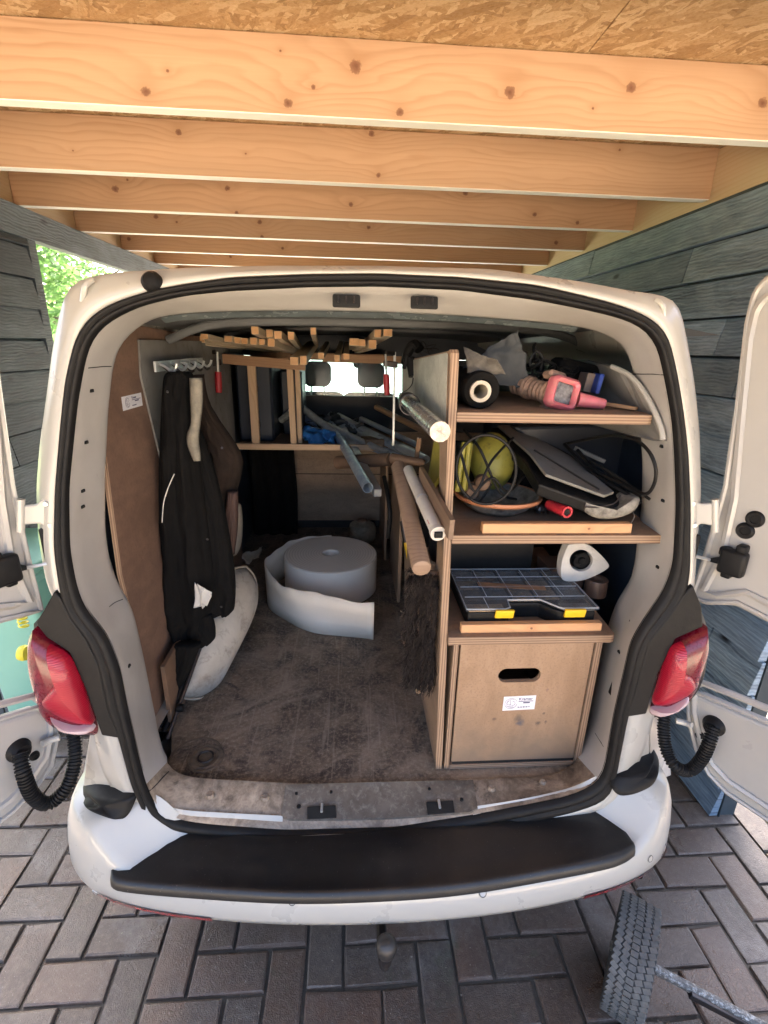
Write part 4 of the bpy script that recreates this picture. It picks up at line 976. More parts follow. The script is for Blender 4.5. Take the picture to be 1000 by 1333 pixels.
# upright: cut back in the middle, so the load bed shows through it
PZ = [(Yc, .604), (1.05, .604), (1.05, .95), (.62, 1.08), (.215, 1.22), (.195, 1.40), (.215, 1.56), (.55, 1.60), (1.20, 1.56), (1.20, 1.735), (.83, 1.757), (.14, 1.792)]
PZ += [(Yc+.012, 1.7955), (Yc, 1.788)]
V = [Vector((XP(z), y, z)) for y, z in PZ]
o = prism('side_panel', V, (-.019, 0, 0), PLYX, unit, bev=.0007)
o2 = prism('lit_face', [Vector((XP(z)-.0205, y, z)) for y, z in [(Yc+.016, 1.785), (Yc+.016, 1.60), (.23, 1.572), (.55, 1.605), (1.19, 1.566), (1.19, 1.73), (.83, 1.752), (.14, 1.788)]], (-.0015, 0, 0), PLYTEAL, unit, bev=0)  # thin pale overlay paints the daylight falling on the upright's upper face
def shelf(name, px_r, z, depth, th=.019, front=Yc, y2=None, rr=.0):
    xr = onY(px_r, 0, Yc); 
    x0 = XP(z)+.001; x1 = px_r
    return None
def shelf_board(x1, ztop, th, y0, y1, x1b=None, bev=.001):
    x0 = XP(ztop)+.001; x1b = x1b or x1
    P = [(x0, y0), (x1-.012, y0), (x1-.003, y0+.004), (x1, y0+.014), (x1b, y1), (x0-.0, y1)]
    return prism('shelf', [Vector((x, y, ztop)) for x, y in P], (0, 0, -th), PLYZ, unit, bev=bev)
z1s = onY(700, 538, Yc).z; z1b = onY(700, 551, Yc).z
shelf_board(onY(851, 548, Yc).x, z1s, z1s-z1b, Yc+.0, .70, .655)
z2 = onY(730, 697, Yc-.004).z; z2b = onY(730, 708, Yc-.004).z
shelf_board(onY(867, 702, Yc).x, z2, z2-z2b, Yc-.004, .72, .74)
z3 = onY(690, 828, Yc-.01).z; z3b = onY(690, 838, Yc-.01).z
shelf_board(onY(798, 832, Yc).x, z3, z3-z3b, Yc-.012, .72, .66)
def batten(x0, x1, ya, yb, zb, h, kn=None):
    a = onY(x0, ya, Yc+.006); b = onY(x1, yb, Yc+.006); m_ = ((a.x+b.x)/2)
    kns = [((p-(x0+x1)/2)/(x1-x0)*(b.x-a.x), .0, .006) for p in (kn or [])]
    return box('retaining_batten', (m_, Yc+.016, zb+h/2+.0005), (b.x-a.x, .02, h), timber('pine_retaining_batten', (.60, .34, .17), (.38, .18, .08), kns, freq=260), unit, bev=.0015)
batten(628, 822, 693, 693, z2, .027, [765]); batten(600, 782, 826, 826, z3, .026, [690])
# cupboard under the lowest shelf
xl, xr = onY(592, 900, Yc).x, onY(782, 845, Yc).x
ztop, zbot = z3b, .6145
xr2 = xr+.004
box2('cupboard_side', (xr2-.019, Yc+.001, .604), (xr2, .60, ztop-.001), PLYX, unit, .0008)
box2('cupboard_side', (xl-.012, Yc+.001, .604), (xl+.002, .60, ztop-.001), PLYX, unit, .0008)
box2('cupboard_base', (xl+.003, Yc+.0, .604), (xr2-.020, .60, .618), PLYZ, unit, .0008)
box2('cupboard_back', (xl, .601, .604), (xr2, .61, ztop), PLYBULK, unit, 0)
box2('kick_gap', (xl+.012, Yc+.004, .6185), (xr2-.022, Yc+.01, .628), BLACKHOLE, unit, 0)
# door with a stadium hand hole
dx0, dx1, dz0, dz1 = xl+.008, xr2-.024, .629, ztop-.008
hc = onY(677, 880, Yc); hw, hh_ = .061, .0235
bm = MB(); n = 32
hole = []
for k in range(n):
    a = 2*pi*k/n; cx = (hw-hh_)*(1 if cos(a) >= 0 else -1); hole.append((hc.x+cx+hh_*cos(a), hc.z+hh_*sin(a)))
outer = []
for k in range(n):
    a = 2*pi*k/n; d = (cos(a), sin(a)); ts = []
    for (lim, comp, o_) in ((dx0, 0, hc.x), (dx1, 0, hc.x), (dz0, 1, hc.z), (dz1, 1, hc.z)):
        if abs(d[comp]) > 1e-6:
            t = (lim-o_)/d[comp]
            if t > 0: ts.append(t)
    t = min(ts); outer.append([hc.x+d[0]*t, hc.z+d[1]*t])
for (X, Z) in ((dx0, dz0), (dx1, dz0), (dx0, dz1), (dx1, dz1)):
    k = min(range(n), key=lambda k: (outer[k][0]-X)**2+(outer[k][1]-Z)**2); outer[k] = [X, Z]
V = []; F = []
for Y in (Yc+.003, Yc+.017):
    V += [Vector((x, Y, z)) for x, z in outer]+[Vector((x, Y, z)) for x, z in hole]
for k in range(n):
    j = (k+1) % n; F += [(k, j, n+j, n+k), (2*n+k, 3*n+k, 3*n+j, 2*n+j), (n+k, n+j, 3*n+j, 3*n+k), (k, 2*n+k, 2*n+j, j)]
def doorface():
    s = NB('plywood_cupboard_door'); v = s.tc.outputs['Object']; o = s.sep(v)
    g = s.noise(5, v, 7, .65, .7, sc3=(2.2, 1, 1)); sp = s.noise(160, v, 3, .7)
    c = s.mix(s.ramp(g, [(.35, 0), (.65, 1)]), (.36, .235, .145), (.27, .17, .10))
    c = s.mix(s.ramp(sp, [(.5, 0), (.72, .5)]), c, (.17, .105, .065))
    zg = s.ramp(s.math('ADD', s.math('MULTIPLY', o[2], 2.4), s.math('MULTIPLY', s.noise(5, v, 7, .7), .9)), [(.02, .8), (.45, 0)])
    c = s.mix(zg, c, (.15, .115, .085))
    for (x0, z0_, r, col) in ((.008, -.067, .014, (.06, .07, .1)), (.0, -.05, .016, (.12, .09, .07)), (.062, -.068, .010, (.08, .06, .05)), (.085, -.065, .005, (.09, .06, .05)), (-.07, -.05, .006, (.12, .08, .06)), (.075, -.035, .004, (.1, .07, .05)), (.075, .05, .006, (.2, .12, .1))):
        dx = s.math('SUBTRACT', o[0], x0); dz = s.math('SUBTRACT', o[2], z0_)
        d = s.math('ADD', s.math('SQRT', s.math('ADD', s.math('MULTIPLY', dx, dx), s.math('MULTIPLY', dz, dz))), s.math('MULTIPLY', s.math('SUBTRACT', s.noise(70, v, 4), .5), .022))
        c = s.mix(s.ramp(s.math('DIVIDE', d, r), [(.3, .75), (1, 0)]), c, col)
    s.bump(sp, .25, .001); return s.set(c, .65)
cd_ = mk('cupboard_door', V, F, doorface(), unit)
a = onY(654, 925, Yc+.003); b = onY(698, 906, Yc+.003)
sticker(unit, lambda u, v: Vector((a.x+u, Yc+.0028, a.z+v+u*.03)), b.x-a.x, b.z-a.z)
# divider and low ply panel beside the load bed
box2('divider_panel', (.135, 1.12, .604), (.150, 1.62, 1.13), PLYX, unit, .0008)
box2('divider_panel', (.10, 1.62, .604), (.114, 2.13, 1.22), PLYX, unit, .0008)

def obj_tag(o, label, cat, group=None): return tag(o, label, cat, group)
# ------------------------------------------------------------------ top shelf items
zt = z1s
fr = onY(627, 508, .17); R0 = fr.z-zt
roll = thing('felt_roll', (fr.x, .17, zt), 'black roll with a pale cardboard core at the left end of the top shelf', 'roll')
lathe('sheet_roll', (fr.x, .17, fr.z), [(.026, .0), (R0-.004, .0), (R0, -.006), (R0, -.42), (.026, -.42), (.026, 0)], FABBLK, roll, seg=40, axis='Y')
lathe('core_tube', (fr.x-.004, .165, fr.z-.002), [(.017, .004), (.0255, .005), (.0255, -.4), (.017, -.4), (.017, .004)], OFFW, roll, seg=24, axis='Y')
# cloth draped over the roll
def crumple(name, pts, nu, nv, mat, amp, seed, thick=.002, parent=None):
    a, b, c, d = [Vector(p) for p in pts]; rows = []
    for i in range(nu+1):
        r = []
        for j in range(nv+1):
            u, v = i/nu, j/nv; p = a.lerp(b, u).lerp(d.lerp(c, u), v)
            q = p*14+Vector((seed, seed*2, 0)); nn = Vector((noise.noise(q), noise.noise(q+Vector((9, 0, 0))), noise.noise(q+Vector((0, 9, 0)))))
            q2 = p*42+Vector((seed, 0, 3)); nn += Vector((abs(noise.noise(q2)), noise.noise(q2+Vector((5, 0, 0))), abs(noise.noise(q2+Vector((0, 5, 0))))))*.5
            r.append(p+nn*amp)
        rows.append(r)
    return grid(name, rows, mat, parent, True, thick=thick)
t = crumple('draped_cloth', [onY(600, 478, .34), onY(672, 432, .30), onY(690, 505, .30), onY(606, 500, .28)], 34, 28, TARP, .016, 3)
tag(t, 'dark grey crumpled cloth lying over the black roll on the top shelf', 'cloth')
t = crumple('torn_bag', [onY(603, 452, .22), onY(640, 470, .17), onY(655, 490, .18), onY(604, 484, .20)], 22, 14, grimy('grey_brown_netting', (.13, .12, .105), (.05, .045, .04), .8, 40, 1, bump=.6), .012, 8)
tag(t, 'frayed grey bag end hanging in front of the dark cloth on the top shelf', 'bag')
# power tool: grimy ribbed body, pink square guard
pt = thing('pink_power_tool', onY(720, 530, .25), 'dusty pink tool with a square frame round a dark window, lying on the top shelf', 'power tool')
a_, b_ = onY(672, 500, .34), onY(722, 514, .22); ax = b_-a_
def rib(t): return .0255+.0016*sin(t*62)+(.004 if .3 < t < .42 or t > .8 else 0)
m = MB(); m.tube([a_+ax*i/70 for i in range(71)], rib, 20); m.build('ribbed_body', BEIGEG, pt, True)
fc = onY(733, 512, .195); rq = Quaternion((0, 0, 1), radians(8)) @ Quaternion((0, 1, 0), radians(14)) @ Quaternion((1, 0, 0), radians(-8))
def frame(name, c, w_, h_, r, bar, dep, mat, par, rot):
    V = []; F = []; o = rrect(w_, h_, r, 5); n = len(o)
    i_ = rrect(w_-2*bar, h_-2*bar, max(.002, r-bar*.7), 5)
    mid = [((x1+x2)/2, (y1+y2)/2) for (x1, y1), (x2, y2) in zip(o, i_)]
    for loop, y in ((o, dep/2), (o, -dep*.25), (mid, -dep/2), (i_, -dep*.3), (i_, dep/2)): V += [rot @ Vector((x, y, z)) for x, z in loop]
    for q in range(5):
        for k in range(n): j = (k+1) % n; F.append((q*n+k, q*n+j, ((q+1) % 5)*n+j, ((q+1) % 5)*n+k))
    return mk(name, [v+c for v in V], F, mat, par, True, sharp=50)
frame('square_guard', fc, .079, .078, .017, .014, .03, PINKPL, pt, rq)
box('dark_window', fc+rq @ Vector((0, .004, 0)), (.052, .008, .05), grimy('scratched_dark_glass', (.03, .03, .03), (.3, .3, .3), .25, 60, .9), pt, rot=rq)
box('guard_foot', onY(716, 533, .23), (.045, .04, .018), BEIGEG, pt, rot=rq, bev=.004)
box('guard_top', onY(722, 489, .24), (.05, .04, .02), BEIGEG, pt, rot=rq, bev=.006)
m = MB(); p0, p1 = onY(752, 520, .21), onY(787, 526, .20); m.tube(spline([p0, p0.lerp(p1, .5), p1], 6), lambda t: .019*(1-.35*t), 16); m.build('handle', PINKPL, pt, True)
sp_ = beam('wood_stick', onY(785, 525, .24), onY(829, 532, .17), .012, .008, PINE); tag(sp_, 'short split stick lying on the top shelf by the pink tool', 'stick')
bb = thing('blue_box', onY(770, 515, .30), 'small blue edged packet behind the pink tool on the top shelf', 'packet')
box('packet_body', onY(765, 498, .33), (.035, .05, .05), grimy('printed_brown_card', (.2, .14, .1), (.1, .1, .12), .5, 50, .8), bb, rot=Quaternion((0, 1, 0), .15))
box('blue_edge', onY(776, 499, .30), (.012, .05, .052), BLUEPL, bb, rot=Quaternion((0, 1, 0), .15), bev=.003)
cb = thing('cable_bundle', onY(715, 500, .4), 'tangled black cables heaped behind the pink tool on the top shelf', 'cables')
r = random.Random(5)
for k in range(13):
    c = onY(r.uniform(695, 740), r.uniform(468, 500), r.uniform(.33, .45)); a0 = r.uniform(0, 6)
    e1 = Vector((r.gauss(0, 1), r.gauss(0, 1), r.gauss(0, .7))).normalized(); e2 = e1.orthogonal().normalized(); R_ = r.uniform(.02, .04)
    tube('cable', [c+e1*cos(a0+i*.5)*R_+e2*sin(a0+i*.5)*R_*.6+Vector((0, 0, i*.0008)) for i in range(11)], .0045, BLKPL, cb, 6, n=2)
tube('cable', [onY(x, y, .36) for x, y in [(693, 486), (690, 470), (698, 458), (706, 466), (702, 486)]], .0035, BLKPL, cb, 6, n=5)
tag(box('black_tool_pouch', onY(745, 487, .42), (.13, .09, .075), FABBLK, rot=Quaternion((0, 1, 0), .2), bev=.02, bseg=3), 'black pouch slumped behind the cables on the top shelf', 'pouch')

# ------------------------------------------------------------------ middle shelf items
bowl = thing('mixing_bowl', onY(640, 672, .25), 'speckled grey bowl with an orange rim at the left end of the middle shelf', 'bowl')
bc = Vector((.325, .30, z2)); BR = .115
PB = [(0, .004), (BR*.55, .003), (BR*.8, .022), (BR*.95, .048), (BR*1.0, .052)]
lathe('bowl_body', bc+Vector((0, 0, 0)), PB+[(BR*.98, .054), (BR*.78, .026), (BR*.5, .009), (0, .009)], SPECK, bowl, seg=48)
lathe('rim', bc+Vector((0, 0, .05)), [(BR*.96, .0), (BR*1.0, .006), (BR*1.06, .006), (BR*1.08, 0), (BR*1.04, -.006), (BR*.99, -.004), (BR*.96, .0)], ORANGER, bowl, seg=48)
ye = thing('yellow_helmet', onY(630, 640, .36), 'yellow safety helmet with earmuff band resting in the bowl on the middle shelf', 'helmet')
yc = onY(640, 600, .42)
V = []; F = []; nu, nv = 20, 10
rows = [[yc+Quaternion((1, 0, 0), radians(62)) @ Vector((.066*cos(2*pi*i/nu)*sin(pi/2*j/nv+.02), .088*sin(2*pi*i/nu)*sin(pi/2*j/nv+.02), .06*cos(pi/2*j/nv+.02))) for i in range(nu)] for j in range(nv+1)]
grid('shell', rows, YELPL, ye, True, thick=.003, closed=True)
for (x0, y0, x1, y1) in ((612, 575, 604, 640), (606, 575, 596, 640)): beam('shell_rib', onY(x0, y0, .26), onY(x1, y1, .24), .012, .03, YELPL, ye, bev=.004)
rc_ = onY(633, 611, .19)
m = MB(); m.tube([onPl(633+39*cos(a), 611+45*sin(a), rc_+Vector((0, 0, 0)), (0.15, 1, 0)) for a in [2*pi*i/40 for i in range(40)]], .0042, 8, closed=True)
m.build('wire_hoop', BLKPL, ye, True)
for k, (x, y, rr_) in enumerate(((628, 628, .022), (613, 640, .022))):
    lathe('ear_cup', onY(x, y, .27), [(0, .02), (rr_*.7, .02), (rr_, .012), (rr_, -.01), (0, -.012)], DARKWOOD, ye, seg=20, axis='Y')
tube('ear_band', [onY(x, y, .25) for x, y in [(600, 612), (606, 650), (622, 655), (640, 630)]], .003, BLKPL, ye, n=5)
yl = prism('yellow_bracket', [onX(x, y, .155) for x, y in [(566, 568), (584, 566), (578, 610), (560, 640), (556, 625)]], (.012, 0, 0), YELPL, None, bev=.002)
tag(yl, 'yellow plastic bracket seen between the pipes and the upright of the shelving', 'bracket')
tag(tube('wood_offcut', [onX(562, 646, .16), onX(584, 668, .16)], .010, DARKWOOD), 'round brown stick end behind the white tube beside the upright', 'stick')
# dusty grey slab case, lying slanting over the shelf
cs = thing('grey_tool_case', onY(760, 660, .3), 'long flat grey topped black case slanting across the middle shelf', 'case')
top = [onY(648, 553, .56), onY(668, 553, .58), onY(742, 593, .40), onY(800, 640, .17), onY(787, 645, .15), onY(711, 617, .18), onY(690, 590, .3)]
mid_ = onY(730, 610, .3)
prism('case_lid', [p for p in top], (0, .003, -.008), CASEGREY, cs, bev=.002)
def dn(p, d): return p+Vector((0, .003, -d))
bt = [onY(640, 553, .56), onY(672, 552, .60), onY(750, 590, .42), onY(833, 650, .17), onY(818, 656, .15), onY(776, 652, .13), onY(703, 626, .16), onY(684, 596, .29)]
prism('case_body', [dn(p, .009) for p in bt], (0, .01, -.034), BLKPL, cs, bev=.006)
pillow('case_nose', [dn(onY(x, y, .135), .0) for x, y in dens([(764, 655), (800, 664), (826, 648), (834, 650), (828, 664), (808, 674), (782, 676), (764, 668)])], (0, -.012, 0), SPECK, cs, back=(0, .06, .0))
beam('case_rib', onY(694, 588, .28)+Vector((0, -.004, .006)), onY(780, 640, .14)+Vector((0, 0, .005)), .006, .004, BLKPL, cs)
bb2 = thing('black_bag', onY(770, 600, .5), 'flat black bag standing behind the grey case on the middle shelf', 'bag')
prism('bag_body', [onY(x, y, .5) for x, y in dens([(668, 556), (760, 553), (832, 556), (838, 600), (836, 648), (800, 655), (740, 620)], 3)], (0, .06, 0), NAVY, bb2, bev=.01)
beam('bag_bar', onY(748, 583, .44), onY(788, 601, .4), .01, .012, CASEGREY, bb2)
cl = thing('black_hose_loop', onY(830, 640, .2), 'black rubber cable looping over the right end of the middle shelf', 'cable')
tube('cable_loop', [onY(x, y, Y) for x, y, Y in [(735, 578, .42), (765, 572, .36), (795, 567, .26), (825, 572, .15), (845, 588, .08), (854, 612, .06), (850, 634, .07), (838, 643, .10), (815, 630, .18), (788, 612, .26)]], .0042, BLKPL, cl, 8, n=8)
for k, pth in enumerate(([(752, 586, .36), (775, 612, .28), (805, 628, .2), (838, 645, .11)], [(735, 578, .4), (770, 615, .28), (812, 640, .18), (834, 655, .14)], [(768, 600, .3), (800, 618, .22), (846, 650, .12)])):
    tube('cable_strand', [onY(x, y, Y) for x, y, Y in pth], .0055 if k < 2 else .004, BLKPL, cl, 8, n=6)
tag(tube('grey_wire', [onY(x, y, Y) for x, y, Y in [(808, 645, .14), (800, 655, .13), (780, 660, .13), (762, 660, .13)]], .0018, DARKMET, None, 6, n=6), 'short grey wire curled over the nose of the grey case', 'wire')
tag(tube('grey_wire', [onY(x, y, Y) for x, y, Y in [(822, 664, .14), (826, 672, .14), (820, 682, .14), (812, 686, .14)]], .0016, DARKMET, None, 6, n=6), 'short grey wire hanging at the right end of the middle shelf', 'wire')
for k_, pth in enumerate(([(600, 590, .2), (618, 640, .17), (640, 600, .2), (668, 570, .3)], [(604, 560, .3), (625, 585, .22), (650, 640, .22), (672, 650, .26)], [(612, 650, .19), (640, 622, .2), (662, 640, .22), (690, 610, .3)])):
    tube('cable_strand', [onY(x, y, Y) for x, y, Y in pth], .0036, BLKPL, cl, 8, n=6)
rt = thing('red_handled_tool', onY(730, 672, .17), 'short tool with a red tubular handle lying under the grey case', 'hand tool')
pipe('red_handle', onY(716, 657, .22), onY(739, 667, .145), .0155, REDPL, rt, wall=.005)
lathe('handle_plug', onY(738, 667, .15), [(0, 0), (.009, 0), (.009, -.01)], BLACKHOLE, rt, axis='Y', seg=12)
m = MB(); m.tube(spline([onY(694, 655, .24), onY(702, 662, .23), onY(712, 664, .22)], 4), lambda t: .012+.004*sin(t*14), 10); m.build('tool_head', DARKMET, rt, True)
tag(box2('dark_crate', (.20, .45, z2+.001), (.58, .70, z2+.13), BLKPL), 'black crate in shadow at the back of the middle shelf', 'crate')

# ------------------------------------------------------------------ organiser case on the lower shelf
og = thing('organiser_case', Vector((.4, .26, z3)), 'black parts organiser with a clear lid and two yellow latches on the lower shelf', 'organiser')
zl = z3+.062
FL = onZ(607, 793, zl); FR = onZ(783, 793, zl); BLk = onZ(593, 740, zl); BRk = onZ(702, 738, zl)
yf, yb = FL.y, BLk.y
xa, xb = FL.x, FR.x
def U(fx, fy): return (xa+(xb-xa)*fx, yf+(yb-yf)*fy)
CL_OUT = [(0.0, 0), (.29, 0), (.33, .03), (.345, .20), (.60, .20), (.70, .03), (.73, 0), (1, 0), (1, 1), (0, 1)]
def inset(P, k): c = (.5, .5); return [(c[0]+(x-c[0])*k, c[1]+(y-c[1])*k) for x, y in P]
base_ = prism('case_base', [Vector((*U(*q), z3+.002)) for q in inset(CL_OUT, .96)], (0, 0, .046), BLKPL, og, bev=.004)
def clear():
    s = NB('clear_lid_plastic'); s.set((.55, .57, .58), .22); s.b.inputs['Transmission Weight'].default_value = .0
    t = s.t; tr = t.nodes.new('ShaderNodeBsdfTransparent'); tr.inputs[0].default_value = (.8, .82, .84, 1); mx = t.nodes.new('ShaderNodeMixShader')
    sc = s.ramp(s.noise(70, s.tc.outputs['Object'], 4, .7), [(.4, .08), (.7, .26)]); t.links.new(sc, mx.inputs[0])
    t.links.new(tr.outputs[0], mx.inputs[1]); t.links.new(s.b.outputs[0], mx.inputs[2]); t.links.new(mx.outputs[0], s.out.inputs[0]); return s.m
CLEARPL = clear()
lid = prism('clear_lid', [Vector((*U(*q), zl-.008)) for q in CL_OUT], (0, 0, .008), CLEARPL, og, bev=.002)
m = MB()
pts_ = [Vector((*U(*q), zl-.002)) for q in inset(CL_OUT, .985)]
m.tube(pts_, .0022, 6, closed=True)
for f in (.2, .4, .6, .8): m.tube([Vector((*U(f, .26), zl+.0005)), Vector((*U(f, .97), zl+.0005))], .0011, 5)
for f in (.26, .5, .75): m.tube([Vector((*U(.03, f), zl+.0005)), Vector((*U(.97, f), zl+.0005))], .0011, 5)
m.tube([Vector((*U(.17, .02), zl+.0005)), Vector((*U(.17, .24), zl+.0005))], .0011, 5)
m.build('lid_ribs', grimy('pale_lid_edge', (.42, .43, .44), (.3, .3, .3), .3, 30, .5), lid)
r = random.Random(9); fills = [grimy('screws', (.42, .40, .36), (.12, .11, .1), .4, 80, 1, metal=.6, bump=.6), grimy('brass_bits', (.5, .34, .18), (.2, .13, .08), .4, 80, 1, bump=.6), grimy('dark_plugs', (.05, .045, .04), (.12, .1, .08), .6, 80, 1, bump=.6), grimy('grey_plugs', (.17, .17, .16), (.09, .09, .08), .6, 60, 1, bump=.6)]
for i in range(5):
    for j in range(3):
        u0, v0 = U(.02+i*.196, .28+j*.24); u1, v1 = U(.19+i*.196, .50+j*.24)
        box2('compartment', (u0, v0, z3+.049), (u1, v1, z3+.049+r.uniform(.001, .003)), r.choice(fills), base_, 0)
for f0, f1 in ((.03, .30), (.74, .97)):
    u0, v0 = U(f0, .03); u1, v1 = U(f1, .18); box2('compartment', (u0, v0, z3+.049), (u1, v1, z3+.051), r.choice(fills), base_, 0)
lb = [Vector((*U(*q), zl+.0007)) for q in [(.16, .55), (.66, .43), (.70, .52), (.22, .64)]]
lbo = prism('lid_label', [Vector((*U(*q), zl+.0006)) for q in [(.18, .50), (.70, .40), (.71, .50), (.18, .62)]], (0, 0, .0006), grimy('orange_printed_label', (.45, .22, .10), (.15, .09, .06), .4, 50, .7), og, bev=0)
prism('lid_label', [Vector((*U(*q), zl+.0006)) for q in [(.15, .64), (.36, .60), (.36, .70), (.15, .73)]], (0, 0, .0006), grimy('black_printed_label', (.03, .03, .03), (.3, .28, .26), .4, 60, .8), og, bev=0)
for (x0, x1) in ((645, 669), (735, 762)):
    a = onY(x0, 795, yf-.003); b = onY(x1, 795, yf-.003)
    box('latch', ((a.x+b.x)/2, yf-.005, zl-.013), (b.x-a.x, .008, .026), YELCL, og, rot=Quaternion((1, 0, 0), radians(12)), bev=.002, bseg=2)
# dark stuff behind, white rounded triangle, tape roll
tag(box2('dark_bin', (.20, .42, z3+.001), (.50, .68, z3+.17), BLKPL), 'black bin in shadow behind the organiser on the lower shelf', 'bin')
wt = thing('cable_winder', onY(757, 752, .33), 'white rounded triangular cable winder with a black round hole above the tape roll', 'cable winder')
tri = dens([(740, 709), (766, 709), (791, 732), (789, 742), (762, 755), (738, 757), (731, 750), (732, 730)], 5)
n_t = len(tri); c_t = (757, 730)
def ringpt(k, s_): 
    a = atan2(tri[k][1]-c_t[1], tri[k][0]-c_t[0]); return (c_t[0]+15*cos(a), c_t[1]+14*sin(a)) if s_ == 0 else tri[k]
V = []; F = []
for (s_, Y) in ((1, .30), (0, .30), (0, .335), (1, .335)): V += [onY(*ringpt(k, s_), .30)+Vector((0, Y-.30, 0)) for k in range(n_t)]
for q in range(4):
    for k in range(n_t): j = (k+1) % n_t; F.append((q*n_t+k, q*n_t+j, ((q+1) % 4)*n_t+j, ((q+1) % 4)*n_t+k))
mk('triangular_plate', V, F, WHITEPL, wt, bev=.002)
lathe('black_hub', onY(757, 730, .318), [(0, .006), (.010, .007), (.013, .0), (.024, .0), (.026, .006), (.027, -.01)], BLKPL, wt, seg=24, axis='Y')
tr_ = onY(782, 772, .30)
lathe('tape_roll', (tr_.x-.002, .33, z3+.0), [(.018, .055), (.033, .055), (.034, .052), (.034, .002), (.018, .0), (.018, .055)], BROWNTAPE, seg=30)
tag(bpy.data.objects['tape_roll'], 'brown tape roll at the right end of the lower shelf', 'tape roll')
tag(box2('brown_block', (.55, .37, z3+.001), (.66, .5, z3+.06), BROWNTAPE), 'brown box behind the tape roll', 'box')
# ------------------------------------------------------------------ foam roll
fm = thing('foam_roll', (-.19, 1.3, .6), 'white packing foam roll lying flat on the load floor with its free end unrolled', 'foam roll')
fc_ = Vector((-.195, 1.30, .602)); FR_ = .235; FH = .19
prof = [(.038, .02), (.038, FH-.003), (.041, FH+.0)]
nr = 26
for i in range(nr):
    r_ = .043+(FR_-.047)*i/nr; prof += [(r_, FH-.0006+.0022*(1-i/nr)), (r_+(FR_-.04)/nr*.5, FH-.0003-.002*(0)+.0022*(1-i/nr))]
prof += [(FR_-.004, FH-.001), (FR_, FH-.005), (FR_, .004), (FR_-.005, 0), (.03, 0)]
def foam_m():
    s = NB('wound_foam'); v = s.tc.outputs['Object']; o = s.sep(v)
    d = s.math('SQRT', s.math('ADD', s.math('MULTIPLY', o[0], o[0]), s.math('MULTIPLY', o[1], o[1])))
    fr_ = s.math('FRACT', s.math('ADD', s.math('MULTIPLY', d, 75), s.math('MULTIPLY', s.noise(3, v, 2), 1.2)))
    nz = s.sep(s.tc.outputs['Normal'])[2]; top_ = s.math('GREATER_THAN', nz, .6)
    k = s.math('MULTIPLY', s.math('MULTIPLY', s.ramp(fr_, [(.0, 1), (.4, 0), (.8, 0), (1, 1)]), .42), top_)
    c = s.mix(k, (.90, .83, .72), (.5, .45, .37)); c = s.mix(s.ramp(s.noise(4, v, 5), [(.5, 0), (.8, .25)]), c, (.72, .65, .55))
    s.bump(s.noise(160, v, 3), .25, .001); return s.set(c, .45)
lathe('wound_layers', fc_, prof, foam_m(), fm, seg=80)
tube('core_hole', [fc_+Vector((0, 0, FH-.075)), fc_+Vector((0, 0, FH-.072))], .037, BLACKHOLE, fm, seg=20, smooth=False)
# free end: leaves the back of the roll, swings round on the left and ends at the front right
path = [onZ(430, 703, .785), onZ(395, 706, .785), onZ(365, 718, .785), onZ(350, 735, .785), onZ(348, 752, .785), onZ(362, 763, .785)]
path = [(-.20, 1.545), (-.32, 1.535), (-.425, 1.46), (-.49, 1.33), (-.505, 1.20), (-.47, 1.07), (-.385, .96), (-.28, .885), (-.15, .835), (.005, .80)]
pp = spline([Vector((x, y, 0)) for x, y in path], 8)
rows = []
for h in [0, .06, .12, .185]:
    rows.append([Vector((p.x+.006*h/.18*sin(i*.35), p.y+.008*sin(h*14+i*.3), .602+h+(.004*sin(i*.25)+.003*sin(i*.9) if h > .1 else 0))) for i, p in enumerate(pp)])
grid('free_end', rows, FOAM, fm, True, thick=.0035)
# small round thing behind it
pot = thing('round_pot', onZ(452, 700, .6), 'small beige round tub on the floor behind the foam roll', 'tub')
pb = Vector((-.02, 1.93, .602))
lathe('tub_body', pb, [(0, 0), (.07, 0), (.085, .03), (.09, .08), (.08, .115), (.05, .135), (0, .14)], grimy('beige_tub', (.32, .27, .19), (.16, .12, .08), .7, 30, 1, bump=.4), pot, seg=30)
lathe('tub_lid', pb+Vector((0, 0, .135)), [(0, .014), (.03, .012), (.034, 0)], DARKWOOD, pot, seg=20)

# ------------------------------------------------------------------ middle shelf across the van and its frame
ms = thing('cross_shelf', (-.3, 1.75, 1.2), 'plywood shelf with pine front edge across the left of the van below the windscreen view', 'shelf')
SZ = onY(400, 580, 1.5).z
xs0, xs1 = -.683, .08
box2('shelf_panel', (xs0, 1.523, SZ-.024), (xs1+.05, 2.15, SZ-.006), PLYZ, ms)
xe = onY(498, 587, 1.5).x
beam('shelf_edge', (xs0, 1.51, SZ-.009), (xe, 1.51, SZ-.009), .022, .03, PINE_LEN, ms)
# uprights: (px top, py top, px bottom, py bottom, Y)
for (x0, y0, x1, y1, Y, w_) in ((327, 468, 334, 580, 1.53, .038), (340, 474, 346, 568, 1.80, .034), (353, 474, 357, 560, 2.0, .03), (377, 470, 383, 580, 1.53, .030), (387, 474, 391, 575, 1.60, .024)):
    a = onY(x0, y0, Y); b = onY(x1, y1, Y); b.z = SZ-.004; a.z = min(a.z, 1.742)
    beam('upright', b, a, .03, w_, PINE_LEN, ms, roll=0)
fz = onY(380, 468, 1.47).z
beam('top_rail', onY(258, 464, 1.47), onY(398, 476, 1.47), .03, .045, OLDPINE, ms)
beam('top_rail', (xs0, 2.05, 1.73), (.10, 2.05, 1.73), .03, .04, OLDPINE, ms)
beam('top_rail', onY(420, 466, 1.75), onY(528, 469, 1.75), .03, .04, OLDPINE, ms)
beam('cross_piece', onY(332, 471, 1.65), onY(362, 472, 1.65), .02, .03, PINE_LEN, ms)
